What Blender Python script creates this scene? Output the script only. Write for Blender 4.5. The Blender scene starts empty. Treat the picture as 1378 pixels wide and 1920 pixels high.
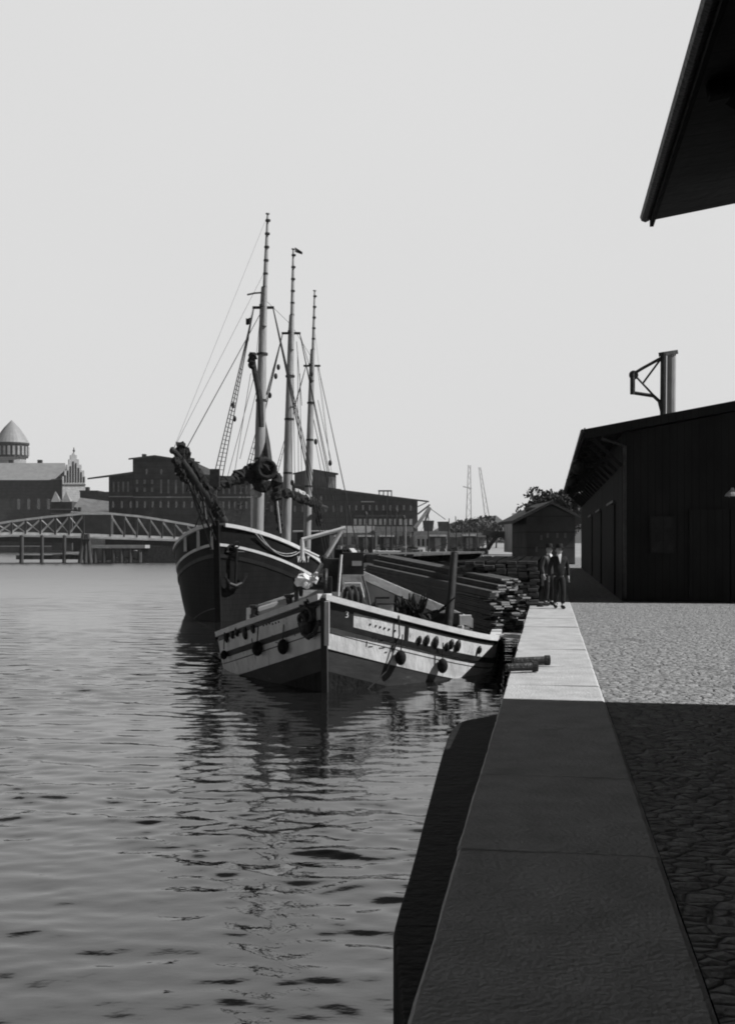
import bpy, bmesh, math, random
from mathutils import Vector, Matrix
S = bpy.context.scene
C = S.collection
rnd = random.Random(11)
R = math.radians

# ------------------------------------------------------------------ camera
F, CX, HY, EYE = 2050.0, 689.0, 1015.0, 1.9      # focal length and horizon of the photograph in its pixels
cam_d = bpy.data.cameras.new('camera'); cam = bpy.data.objects.new('camera', cam_d); C.objects.link(cam)
cam.location = (0, 0, EYE); cam.rotation_euler = (R(90), 0, 0)
cam_d.sensor_fit = 'HORIZONTAL'; cam_d.sensor_width = 36.0
cam_d.lens = 36.0*F/1378; cam_d.shift_y = (HY-960)/1378.0
cam_d.clip_start = 0.1; cam_d.clip_end = 12000
S.camera = cam
# ------------------------------------------------------------------ light
SUN_EL, SUN_AZ = 44.0, 97.0                       # azimuth clockwise from +Y
w = bpy.data.worlds.new('World'); S.world = w; w.use_nodes = True
nt = w.node_tree; bg = nt.nodes['Background']
sky = nt.nodes.new('ShaderNodeTexSky'); sky.sky_type = 'NISHITA'; sky.sun_disc = False
sky.sun_elevation = R(SUN_EL); sky.sun_rotation = R(SUN_AZ); sky.dust_density = 4.0; sky.air_density = 1.0
bw = nt.nodes.new('ShaderNodeRGBToBW'); nt.links.new(sky.outputs[0], bw.inputs[0])
def wmath(op, a, c):
    n = nt.nodes.new('ShaderNodeMath'); n.operation = op
    for i, q in enumerate((a, c)):
        if isinstance(q, (int, float)): n.inputs[i].default_value = q
        else: nt.links.new(q, n.inputs[i])
    return n.outputs[0]
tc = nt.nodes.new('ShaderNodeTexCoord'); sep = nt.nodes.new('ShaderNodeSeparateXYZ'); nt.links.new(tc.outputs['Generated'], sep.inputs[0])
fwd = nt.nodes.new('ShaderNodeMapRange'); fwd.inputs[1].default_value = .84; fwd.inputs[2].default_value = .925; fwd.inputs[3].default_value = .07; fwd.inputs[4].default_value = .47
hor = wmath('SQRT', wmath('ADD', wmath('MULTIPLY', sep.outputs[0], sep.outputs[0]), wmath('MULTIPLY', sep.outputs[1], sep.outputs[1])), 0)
nt.links.new(wmath('DIVIDE', sep.outputs[1], wmath('MAXIMUM', hor, .001)), fwd.inputs[0])        # sky shaped by direction: bright low down the harbour, darkened overhead to deepen shade
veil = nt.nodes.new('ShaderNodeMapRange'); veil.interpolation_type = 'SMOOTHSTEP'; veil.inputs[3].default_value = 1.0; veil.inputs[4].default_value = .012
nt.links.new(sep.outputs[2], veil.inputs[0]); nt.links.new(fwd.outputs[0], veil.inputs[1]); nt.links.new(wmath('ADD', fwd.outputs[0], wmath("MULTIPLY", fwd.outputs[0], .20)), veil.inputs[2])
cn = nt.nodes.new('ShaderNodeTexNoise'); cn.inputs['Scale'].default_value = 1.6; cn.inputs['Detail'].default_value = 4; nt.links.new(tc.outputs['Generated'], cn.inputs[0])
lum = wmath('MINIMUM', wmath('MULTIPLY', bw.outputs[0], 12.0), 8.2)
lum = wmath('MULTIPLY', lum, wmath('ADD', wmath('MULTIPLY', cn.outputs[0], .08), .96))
lum = wmath('MULTIPLY', lum, wmath('MAXIMUM', 1.0, wmath('SUBTRACT', 3.3, wmath('MULTIPLY', fwd.outputs[0], 2.3/.30))))   # added brightness behind and beside the camera, filling the shaded bow
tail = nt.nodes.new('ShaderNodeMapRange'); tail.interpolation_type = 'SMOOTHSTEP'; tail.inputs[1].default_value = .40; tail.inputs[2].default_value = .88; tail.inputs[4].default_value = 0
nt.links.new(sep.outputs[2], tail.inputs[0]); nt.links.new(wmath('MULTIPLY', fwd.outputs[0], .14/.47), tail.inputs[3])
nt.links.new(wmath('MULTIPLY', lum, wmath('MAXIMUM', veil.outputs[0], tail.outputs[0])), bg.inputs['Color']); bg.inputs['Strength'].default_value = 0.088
sl = bpy.data.lights.new('sun', 'SUN'); sl.energy = 5.0; sl.angle = R(0.5); sl.color = (1, 1, 1)
sun = bpy.data.objects.new('sun', sl); C.objects.link(sun)
sd = Vector((math.sin(R(SUN_AZ))*math.cos(R(SUN_EL)), math.cos(R(SUN_AZ))*math.cos(R(SUN_EL)), math.sin(R(SUN_EL))))
sun.rotation_euler = sd.to_track_quat('Z', 'Y').to_euler(); sun.location = (60, 0, 60)
vs = S.view_settings; vs.view_transform = 'Standard'; vs.look = 'None'; vs.gamma = 1; vs.use_curve_mapping = False
vs.exposure = 0.0
S.cycles.filter_width = 1.9                       # the old lens is a little soft

# ------------------------------------------------------------------ helpers
def P(px, py, Y):
    return Vector(((px-CX)/F*Y, Y, EYE-(py-HY)/F*Y))

MATS = {}
def mat(name, v, rough=.8, var=.25, scale=3.0, bump=0.0, bscale=20.0, stretch=(1, 1, 1), lines=None, spec=.3, spots=None, metal=0.0):
    if name in MATS: return MATS[name]
    m = bpy.data.materials.new(name); m.use_nodes = True; t = m.node_tree; p = t.nodes['Principled BSDF']
    p.inputs['Roughness'].default_value = rough; p.inputs['Specular IOR Level'].default_value = spec
    p.inputs['Metallic'].default_value = metal
    co = t.nodes.new('ShaderNodeTexCoord'); mp = t.nodes.new('ShaderNodeMapping'); mp.inputs['Scale'].default_value = stretch
    t.links.new(co.outputs['Object'], mp.inputs[0])
    n = t.nodes.new('ShaderNodeTexNoise'); n.inputs['Scale'].default_value = scale; n.inputs['Detail'].default_value = 6; n.inputs['Roughness'].default_value = .62
    t.links.new(mp.outputs[0], n.inputs[0])
    r = t.nodes.new('ShaderNodeValToRGB'); a, b = v*(1-var), v*(1+var)
    r.color_ramp.elements[0].position = .3; r.color_ramp.elements[0].color = (a, a, a, 1)
    r.color_ramp.elements[1].position = .7; r.color_ramp.elements[1].color = (b, b, b, 1)
    t.links.new(n.outputs[0], r.inputs[0]); out = r.outputs[0]
    def darken(fac, val):
        nonlocal out
        mx = t.nodes.new('ShaderNodeMix'); mx.data_type = 'RGBA'
        t.links.new(fac, mx.inputs[0]); t.links.new(out, mx.inputs[6]); mx.inputs[7].default_value = (val, val, val, 1); out = mx.outputs[2]
    if spots:                                     # worn or stained patches: (scale, threshold, value)
        n2 = t.nodes.new('ShaderNodeTexNoise'); n2.inputs['Scale'].default_value = spots[0]; n2.inputs['Detail'].default_value = 8; n2.inputs['Roughness'].default_value = .7
        t.links.new(mp.outputs[0], n2.inputs[0])
        q = t.nodes.new('ShaderNodeValToRGB'); q.color_ramp.elements[0].position = spots[1]; q.color_ramp.elements[1].position = spots[1]+.08
        t.links.new(n2.outputs[0], q.inputs[0]); darken(q.outputs[0], spots[2])
    if lines:                                     # joints between boards or courses: (axis, spacing, width, value)
        sx = t.nodes.new('ShaderNodeSeparateXYZ'); t.links.new(co.outputs['Object'], sx.inputs[0])
        d = t.nodes.new('ShaderNodeMath'); d.operation = 'DIVIDE'; d.inputs[1].default_value = lines[1]; t.links.new(sx.outputs[lines[0]], d.inputs[0])
        fr = t.nodes.new('ShaderNodeMath'); fr.operation = 'FRACT'; t.links.new(d.outputs[0], fr.inputs[0])
        l = t.nodes.new('ShaderNodeMath'); l.operation = 'LESS_THAN'; l.inputs[1].default_value = lines[2]/lines[1]; t.links.new(fr.outputs[0], l.inputs[0])
        darken(l.outputs[0], lines[3])
    t.links.new(out, p.inputs['Base Color'])
    if bump:
        n3 = t.nodes.new('ShaderNodeTexNoise'); n3.inputs['Scale'].default_value = bscale; n3.inputs['Detail'].default_value = 5
        t.links.new(mp.outputs[0], n3.inputs[0])
        bp = t.nodes.new('ShaderNodeBump'); bp.inputs['Strength'].default_value = bump; bp.inputs['Distance'].default_value = .05
        t.links.new(n3.outputs[0], bp.inputs['Height']); t.links.new(bp.outputs[0], p.inputs['Normal'])
    MATS[name] = m
    return m

def tag(o, label=None, cat=None, group=None, kind=None):
    if label: o['label'] = label
    if cat: o['category'] = cat
    if group: o['group'] = group
    if kind: o['kind'] = kind
    return o
def thing(name, loc, label, cat, group=None):
    o = bpy.data.objects.new(name, None); o.empty_display_size = .3; C.objects.link(o); o.location = Vector(loc)
    return tag(o, label, cat, group)
def root_of(o):
    while o.parent: o = o.parent
    return o
def dup(root, loc, label=None):
    def cp(o, par):
        c = o.copy(); C.objects.link(c)
        if par: c.parent = par
        for ch in o.children: cp(ch, c)
        return c
    r = cp(root, None); r.location = Vector(loc)
    if label: r['label'] = label
    return r

class MB:
    def __init__(s): s.bm = bmesh.new()
    def face(s, pts):
        return s.bm.faces.new([s.bm.verts.new(p) for p in pts])
    def hexa(s, p):                               # p: four bottom corners, four top corners
        v = [s.bm.verts.new(q) for q in p]
        for f in ((3, 2, 1, 0), (4, 5, 6, 7), (0, 1, 5, 4), (1, 2, 6, 5), (2, 3, 7, 6), (3, 0, 4, 7)):
            s.bm.faces.new([v[i] for i in f])
        return s
    def box(s, c, d, rz=0, M=None):
        c = Vector(c); h = [x/2 for x in d]; m = M or Matrix.Rotation(rz, 3, 'Z')
        return s.hexa([c+m@Vector((x*h[0], y*h[1], z*h[2])) for z in (-1, 1) for x, y in ((-1, -1), (1, -1), (1, 1), (-1, 1))])
    def beam(s, a, b, wd, hd, up=Vector((0, 0, 1))):
        a, b = Vector(a), Vector(b); d = (b-a).normalized()
        x = d.cross(up)
        if x.length < 1e-4: x = d.cross(Vector((0, 1, 0)))
        x.normalize(); y = x.cross(d); x *= wd/2; y *= hd/2
        return s.hexa([a-x-y, a+x-y, a+x+y, a-x+y, b-x-y, b+x-y, b+x+y, b-x+y])
    def prism(s, pts, off):
        off = Vector(off); n = len(pts); a = [s.bm.verts.new(p) for p in pts]; b = [s.bm.verts.new(Vector(p)+off) for p in pts]
        s.bm.faces.new(a[::-1]); s.bm.faces.new(b)
        for i in range(n): s.bm.faces.new([a[i], a[(i+1) % n], b[(i+1) % n], b[i]])
        return s
    def pxbox(s, x0, y0, x1, y1, Y, depth):       # a block whose front face covers those pixels at distance Y
        a, b = P(x0, y0, Y), P(x1, y1, Y)
        return s.box(((a.x+b.x)/2, Y+depth/2, (a.z+b.z)/2), (b.x-a.x, depth, a.z-b.z))
    def tube(s, pts, rad, n=8):
        pts = [Vector(p) for p in pts]
        rad = [rad]*len(pts) if not hasattr(rad, '__len__') else list(rad)
        if len(rad) == 2 and len(pts) > 2: rad = [rad[0]+(rad[1]-rad[0])*i/(len(pts)-1) for i in range(len(pts))]
        rings = []; t0 = (pts[1]-pts[0]).normalized(); u = t0.orthogonal().normalized()
        for i, p in enumerate(pts):
            t = (pts[min(i+1, len(pts)-1)]-pts[max(i-1, 0)]).normalized()
            u = (u-t*u.dot(t)).normalized(); v = t.cross(u)
            rings.append([s.bm.verts.new(p+(u*math.cos(k*2*math.pi/n)+v*math.sin(k*2*math.pi/n))*rad[i]) for k in range(n)])
        for i in range(len(rings)-1):
            for k in range(n): s.bm.faces.new([rings[i][k], rings[i][(k+1) % n], rings[i+1][(k+1) % n], rings[i+1][k]])
        s.bm.faces.new(rings[0][::-1]); s.bm.faces.new(rings[-1])
        return s
    def lathe(s, c, prof, n=16, M=None):
        c = Vector(c); M = M or Matrix.Identity(3); rings = []
        for r, z in prof:
            rings.append([s.bm.verts.new(c+M@Vector((r*math.cos(k*2*math.pi/n), r*math.sin(k*2*math.pi/n), z))) for k in range(n)])
        for i in range(len(rings)-1):
            for k in range(n): s.bm.faces.new([rings[i][k], rings[i][(k+1) % n], rings[i+1][(k+1) % n], rings[i+1][k]])
        s.bm.faces.new(rings[0][::-1]); s.bm.faces.new(rings[-1])
        return s
    def ball(s, c, r, sq=(1, 1, 1), n=12):
        M = Matrix.Diagonal(sq)
        return s.lathe(c, [(max(.02*r, r*math.sin(math.pi*i/8)), -r*math.cos(math.pi*i/8)) for i in range(9)], n, M)
    def torus(s, c, R0, r, axis, n=24, k=8):
        q = Vector(axis).normalized().to_track_quat('Z', 'Y').to_matrix(); c = Vector(c); rings = []
        for i in range(n):
            a = i*2*math.pi/n; d = Vector((math.cos(a), math.sin(a), 0))
            rings.append([s.bm.verts.new(c+q@(d*(R0+r*math.cos(j*2*math.pi/k))+Vector((0, 0, r*math.sin(j*2*math.pi/k))))) for j in range(k)])
        for i in range(n):
            for j in range(k): s.bm.faces.new([rings[i][j], rings[(i+1) % n][j], rings[(i+1) % n][(j+1) % k], rings[i][(j+1) % k]])
        return s
    def grid(s, rows, closed=False):
        g = [[s.bm.verts.new(p) for p in r] for r in rows]
        for i in range(len(g)-1):
            m = len(g[i]); 
            for k in range(m if closed else m-1): s.bm.faces.new([g[i][k], g[i][(k+1) % m], g[i+1][(k+1) % m], g[i+1][k]])
        return g
    def build(s, name, m, parent=None, smooth=False, keep=False, bevel=0):
        me = bpy.data.meshes.new(name)
        bmesh.ops.recalc_face_normals(s.bm, faces=s.bm.faces)
        if bevel: bmesh.ops.bevel(s.bm, geom=list(s.bm.edges), offset=bevel, segments=1, affect='EDGES', clamp_overlap=True)
        if parent: org = root_of(parent).location.copy()
        elif keep: org = Vector((0, 0, 0))
        else:
            vs_ = [v.co for v in s.bm.verts]
            org = Vector(((min(v.x for v in vs_)+max(v.x for v in vs_))/2, (min(v.y for v in vs_)+max(v.y for v in vs_))/2, min(v.z for v in vs_)))
        bmesh.ops.translate(s.bm, vec=-org, verts=s.bm.verts)
        s.bm.to_mesh(me); s.bm.free(); me.materials.append(m)
        if smooth:
            for p in me.polygons: p.use_smooth = True
            if hasattr(me, 'set_sharp_from_angle'): me.set_sharp_from_angle(angle=R(40))
        o = bpy.data.objects.new(name, me); C.objects.link(o)
        if parent: o.parent = parent
        else: o.location = org
        return o

def text_part(name, body, size, centre, right, up, m, parent, depth=.01):
    cu = bpy.data.curves.new(name, 'FONT'); cu.body = body; cu.size = size; cu.align_x = 'CENTER'; cu.align_y = 'CENTER'; cu.extrude = depth
    t = bpy.data.objects.new(name, cu); C.objects.link(t); bpy.context.view_layer.update()
    me = bpy.data.meshes.new_from_object(t.evaluated_get(bpy.context.evaluated_depsgraph_get()))
    bpy.data.objects.remove(t); right = Vector(right).normalized(); up = Vector(up).normalized(); nn = right.cross(up)
    org = root_of(parent).location
    for v in me.vertices: v.co = Vector(centre)+right*v.co.x+up*v.co.y+nn*v.co.z-org
    me.materials.clear(); me.materials.append(m)
    o = bpy.data.objects.new(name, me); C.objects.link(o); o.parent = parent
    return o

QA = R(9.4)                                       # the quay runs this far to the right of the line of sight
qd = Vector((math.sin(QA), math.cos(QA), 0)); qn = Vector((math.cos(QA), -math.sin(QA), 0))
def Q(t, s, z=0):                                 # t to the right of the quay edge, s along it, from a foot beside the camera
    return Vector((-.56, 0, z))+qd*s+qn*t

# ------------------------------------------------------------------ materials
m_coping = mat('granite_coping', .46, .85, .20, 2.4, .4, 30, spots=(1.3, .60, .33))
m_cobble = mat('trodden_cobbles', .31, .95, .42, 5.5, 1.0, 16, (1, .8, 1), spots=(1.1, .57, .17))
def setts(m, size):                               # rounded paving setts as relief, with darker joints
    t = m.node_tree; p = t.nodes['Principled BSDF']; co = t.nodes['Texture Coordinate']
    vo = t.nodes.new('ShaderNodeTexVoronoi'); vo.feature = 'DISTANCE_TO_EDGE'; vo.inputs['Scale'].default_value = 1/size; vo.inputs['Randomness'].default_value = .8
    mp = t.nodes.new('ShaderNodeMapping'); mp.inputs['Scale'].default_value = (1, 1.5, 1); t.links.new(co.outputs['Object'], mp.inputs[0]); t.links.new(mp.outputs[0], vo.inputs['Vector'])
    r = t.nodes.new('ShaderNodeMapRange'); r.inputs[2].default_value = .16; t.links.new(vo.outputs[0], r.inputs[0])
    b = t.nodes.new('ShaderNodeBump'); b.inputs['Strength'].default_value = .8; b.inputs['Distance'].default_value = .035
    t.links.new(r.outputs[0], b.inputs['Height']); old = p.inputs['Normal'].links[0].from_socket; t.links.new(old, b.inputs['Normal']); t.links.new(b.outputs[0], p.inputs['Normal'])
    j = t.nodes.new('ShaderNodeMapRange'); j.inputs[2].default_value = .07; j.inputs[3].default_value = .75; j.inputs[4].default_value = 0; t.links.new(vo.outputs[0], j.inputs[0])
    mx = t.nodes.new('ShaderNodeMix'); mx.data_type = 'RGBA'; src = p.inputs['Base Color'].links[0].from_socket
    t.links.new(j.outputs[0], mx.inputs[0]); t.links.new(src, mx.inputs[6]); mx.inputs[7].default_value = (.09, .09, .09, 1); t.links.new(mx.outputs[2], p.inputs['Base Color'])
setts(m_cobble, .17)
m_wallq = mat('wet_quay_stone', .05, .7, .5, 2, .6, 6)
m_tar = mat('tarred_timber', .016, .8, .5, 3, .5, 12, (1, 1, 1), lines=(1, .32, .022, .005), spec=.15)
m_hullblk = mat('black_hull_paint', .014, .6, .45, 1.3, .25, 9, (1, 1, .3), lines=(2, .24, .018, .006), spots=(1.1, .6, .026), spec=.12)
m_hullgry = mat('weathered_bottom_paint', .042, .7, .5, .9, .3, 6, (.5, .5, 1.2), spots=(1.0, .57, .16))
m_white = mat('worn_white_paint', .66, .55, .14, 2.5, .2, 14, spots=(1.6, .64, .36))
m_whitehull = mat('worn_white_planking', .68, .65, .22, 2.6, .4, 11, (1, 1, .45), spots=(3.2, .585, .30))
m_black = mat('black_paint', .02, .5, .4, 4)
m_iron = mat('dark_iron', .03, .5, .5, 5, .4, 20, metal=.2)
m_wood = mat('bare_spar_wood', .30, .6, .3, 2, .2, 12, (4, 4, .4))
m_wooddk = mat('dark_oiled_wood', .035, .6, .4, 3, .3, 10)
m_deck = mat('grey_deck_boards', .16, .8, .35, 3, .3, 14, lines=(0, .16, .015, .04))
m_canvas = mat('dark_tanned_canvas', .018, .9, .5, 2.5, .8, 6)
m_rope = mat('tarred_rope', .035, .9, .3, 8)
m_ropel = mat('hemp_rope', .40, .9, .3, 8)
m_plank = mat('rough_sawn_planks', .08, .8, .35, 3.5, .3, 16, (1, 1, 1))
m_plankend = mat('sunlit_fresh_plank_ends', .33, .8, .25, 6, .3, 30)  # pale end grain with sun put into it; long faces darkened for shade
m_plankdk = mat('shaded_sawn_planks', .09, .85, .5, 2.5, .3, 16)  # shed shade over these stacks put into a darker plank colour
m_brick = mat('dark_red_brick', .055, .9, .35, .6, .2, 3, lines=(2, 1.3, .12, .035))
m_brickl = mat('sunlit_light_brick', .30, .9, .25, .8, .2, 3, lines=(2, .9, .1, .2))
m_slate = mat('slate_roof', .16, .7, .3, .5, .2, 3)
m_zinc = mat('zinc_roof', .27, .5, .15, .5)
m_roofdk = mat('tar_paper_roof', .05, .8, .4, .5)
m_render = mat('pale_render', .42, .85, .25, .7)
m_glass = mat('dark_window_glass', .02, .15, .3, 4, spec=.5)
m_glassl = mat('dusty_window_glass', .12, .35, .4, 1, spec=.5)
m_steelp = mat('grey_painted_steel', .34, .6, .25, 1.2)
m_bridge = mat('pale_bridge_paint', .62, .6, .25, .8)
m_steeld = mat('dark_painted_steel', .05, .6, .3, 1.2)
m_pile = mat('weathered_piles', .07, .85, .5, 1.5, .4, 6, (1, 1, .3))
m_leaf = mat('dark_foliage', .045, .8, .5, .6)
m_leafl = mat('grey_foliage', .055, .8, .5, .3)
m_bark = mat('bark', .06, .9, .4, 2)
m_cloth = mat('dark_suit_cloth', .018, .9, .3, 6)
m_skin = mat('skin', .38, .6, .1, 6)
m_shirt = mat('white_shirt', .75, .8, .08, 6)
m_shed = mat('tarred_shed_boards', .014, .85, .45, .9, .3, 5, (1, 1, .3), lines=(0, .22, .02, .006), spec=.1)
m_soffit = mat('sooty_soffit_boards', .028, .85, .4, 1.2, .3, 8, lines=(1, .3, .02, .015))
# ================================================================== the setting
# water: one sheet, rippled by bump
wm = bpy.data.materials.new('harbour_water'); wm.use_nodes = True; t = wm.node_tree; p = t.nodes['Principled BSDF']
p.inputs['Base Color'].default_value = (.012, .012, .012, 1); p.inputs['IOR'].default_value = 1.95
co = t.nodes.new('ShaderNodeTexCoord')
n = t.nodes.new('ShaderNodeTexNoise'); n.inputs['Scale'].default_value = 9.0; n.inputs['Detail'].default_value = 2.0
mp = t.nodes.new('ShaderNodeMapping'); mp.inputs['Scale'].default_value = (.7, 1.3, 1); t.links.new(co.outputs['Object'], mp.inputs[0]); t.links.new(mp.outputs[0], n.inputs[0])
bp = t.nodes.new('ShaderNodeBump'); bp.inputs['Strength'].default_value = .12; bp.inputs['Distance'].default_value = .02
t.links.new(n.outputs[0], bp.inputs['Height']); sxyz = t.nodes.new('ShaderNodeSeparateXYZ'); t.links.new(co.outputs['Object'], sxyz.inputs[0])
tl = t.nodes.new('ShaderNodeMapRange'); tl.inputs[1].default_value = 24; tl.inputs[2].default_value = 110; tl.inputs[3].default_value = 0; tl.inputs[4].default_value = -.12
t.links.new(sxyz.outputs[1], tl.inputs[0]); cb = t.nodes.new('ShaderNodeCombineXYZ'); t.links.new(tl.outputs[0], cb.inputs[1])
va = t.nodes.new('ShaderNodeVectorMath'); va.operation = 'ADD'; t.links.new(bp.outputs[0], va.inputs[0]); t.links.new(cb.outputs[0], va.inputs[1])
vn = t.nodes.new('ShaderNodeVectorMath'); vn.operation = 'NORMALIZE'; t.links.new(va.outputs[0], vn.inputs[0])
t.links.new(vn.outputs[0], p.inputs['Normal'])     # wind ripples on the open basin lean up the harbour
ro = t.nodes.new('ShaderNodeMapRange'); ro.inputs[1].default_value = 50; ro.inputs[2].default_value = 130; ro.inputs[3].default_value = .03; ro.inputs[4].default_value = .22
t.links.new(sxyz.outputs[1], ro.inputs[0]); t.links.new(ro.outputs[0], p.inputs['Roughness'])   # open basin: fine breeze ripple
WZ = -1.6
import numpy as np
def wave_sheet():
    rg = np.random.RandomState(4); y0, y1, k = 5.5, 240.0, 1.0042
    nY = int(math.log(y1/y0)/math.log(k)); Y = y0*k**np.arange(nY+1); U = np.linspace(-.66, .36, 230)
    yy, uu = np.meshgrid(Y, U, indexing='ij'); xx = uu*yy; sp = np.maximum(yy*(k-1), yy*(U[1]-U[0]))
    z = np.zeros_like(xx); patch = np.zeros_like(xx)
    for i in range(6):
        a, l = rg.uniform(0, 6.28), rg.uniform(9, 26); patch += np.sin((xx*math.cos(a)*.6+yy*math.sin(a)*1.5)*6.283/l+rg.uniform(0, 6.28))
    patch = np.clip(.85+.22*patch, .35, 1.6)
    n = 84
    for i in range(n):
        lam = .20*(2.4/.20)**((i+rg.uniform(0, 1))/n); th = rg.normal(math.radians(-95), .55)
        st = .034*(1.0 if lam < .6 else (.6/lam)**1.35)
        a = st*lam/6.283; kx, ky = math.cos(th)*6.283/lam, math.sin(th)*6.283/lam
        ph = xx*kx+yy*ky+rg.uniform(0, 6.28)+.35*np.sin(xx*ky*.13-yy*kx*.13+i)
        z += a*np.sin(ph)*np.clip((lam/sp-2.2)/2.0, 0, 1)
    calm = 1-.55*np.exp(-((xx+.3)/6)**2-((yy-24)/5.5)**2)-.5*np.exp(-((xx+7)/4)**2-((yy-44)/6)**2)
    z *= patch*WAVE*calm*(1+.12/(1+np.exp((yy-13)/1.5)))
    co_ = np.stack([xx, yy, z+WZ], -1).reshape(-1, 3); m = len(U)
    idx = (np.arange(nY)[:, None]*m+np.arange(m-1)[None, :]).reshape(-1)
    fc = np.stack([idx, idx+1, idx+m+1, idx+m], -1)
    base = len(co_); flat = np.array([(-1500, -40, WZ-.45), (1500, -40, WZ-.45), (1500, 2500, WZ-.45), (-1500, 2500, WZ-.45)])
    me = bpy.data.meshes.new('water'); me.from_pydata(np.vstack([co_, flat]).tolist(), [], fc.tolist()+[(base, base+1, base+2, base+3)])
    me.polygons.foreach_set('use_smooth', [True]*len(me.polygons)); me.materials.append(wm)
    o = bpy.data.objects.new('water', me); C.objects.link(o); return o
WAVE = .80
tag(wave_sheet(), kind='structure')

# quay: cobbles, granite coping, wall
b = MB()
cop = [Q(1.22, -30), Q(60, -30), Q(60, 130), Q(1.22, 130)]
b.face([q+Vector((0, 0, -.004)) for q in cop]); tag(b.build('quay_ground', m_cobble, keep=True), kind='structure')
b = MB()                                          # long granite blocks, one strip
s0 = -30.0
k = 0
while s0 < 106:
    L = 2.6+.5*math.sin(k*2.1); k += 1
    g = .007; zt = .012+.006*math.sin(k*1.7); m_ = 12; tl = .004*math.sin(k*2.9)
    rows = []
    for i in range(m_+1):                         # worn arris on the water side, slightly dished top
        ss = s0+g+(L-2*g)*i/m_; ch = rnd.random(); e = .004*math.sin(k*3.7)+rnd.uniform(0, .003)+(.016*rnd.random() if ch > .93 else 0)
        rows.append([Q(e, ss, -.35), Q(e+rnd.uniform(-.004, .004), ss, zt-.014-.008*rnd.random()), Q(e+.014, ss, zt-.002), Q(.4, ss, zt+rnd.uniform(-.003, .001)), Q(.85, ss, zt+tl+rnd.uniform(-.003, .001)), Q(1.185, ss, zt+tl), Q(1.215, ss, zt-.012-.01*rnd.random()), Q(1.215, ss, -.35)])
    g_ = b.grid(rows); b.bm.faces.new(g_[0]); b.bm.faces.new(g_[-1][::-1])
    s0 += L
tag(b.build('quay_coping', m_coping, keep=True), kind='structure')
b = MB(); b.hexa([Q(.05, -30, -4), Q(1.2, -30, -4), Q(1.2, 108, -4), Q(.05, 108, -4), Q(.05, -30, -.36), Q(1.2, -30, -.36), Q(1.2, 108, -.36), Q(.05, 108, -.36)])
tag(b.build('quay_wall', m_wallq, keep=True), kind='structure')

# far bank: ground to the horizon with a low quay face
edge = [P(1120, 0, 104), P(1003, 0, 104), P(900, 0, 132), P(760, 0, 178), P(560, 0, 205), P(330, 0, 206), P(262, 0, 207), P(240, 0, 255), P(165, 0, 420), P(-600, 0, 440)]
pts = [Vector((q.x, q.y, -.03)) for q in edge]
b = MB(); b.face(pts+[Vector((-2500, 440, -.03)), Vector((-2500, 5000, -.03)), Vector((2500, 5000, -.03)), Vector((2500, 104, -.03))])
tag(b.build('far_bank', mat('pale_harbour_ground', .34, .95, .3, .15), keep=True), kind='structure')
b = MB()
for i in range(1, len(pts)-1):
    a_, c_ = pts[i], pts[i+1]
    b.hexa([a_+Vector((0, 0, -2.5)), c_+Vector((0, 0, -2.5)), c_+Vector((0, .8, -2.5)), a_+Vector((0, .8, -2.5)), a_+Vector((0, 0, .02)), c_+Vector((0, 0, .02)), c_+Vector((0, .8, .02)), a_+Vector((0, .8, .02))])
tag(b.build('far_quay_wall', mat('far_quay_stone', .10, .9, .4, .4), keep=True), kind='structure')

# hills
b = MB(); rows = []
for j in range(5):
    row = []
    for i in range(90):
        px = -500+i*26.0; Y = 1050+j*90
        prof = 8+8*math.exp(-((px-920)/140)**2)+5*math.exp(-((px-927)/22)**2)+2.2*math.sin(px*.031)+1.5*math.sin(px*.083+1)+.9*math.sin(px*.21)+3*math.sin(px*.006+.6)
        hz = prof*(0, .75, 1, .7, 0)[j]*1.55
        q = P(px, HY, Y); row.append(Vector((q.x, Y, -.4+hz)))
    rows.append(row)
b.grid(rows); tag(b.build('hills', m_leafl, keep=True, smooth=True), kind='structure')

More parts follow.
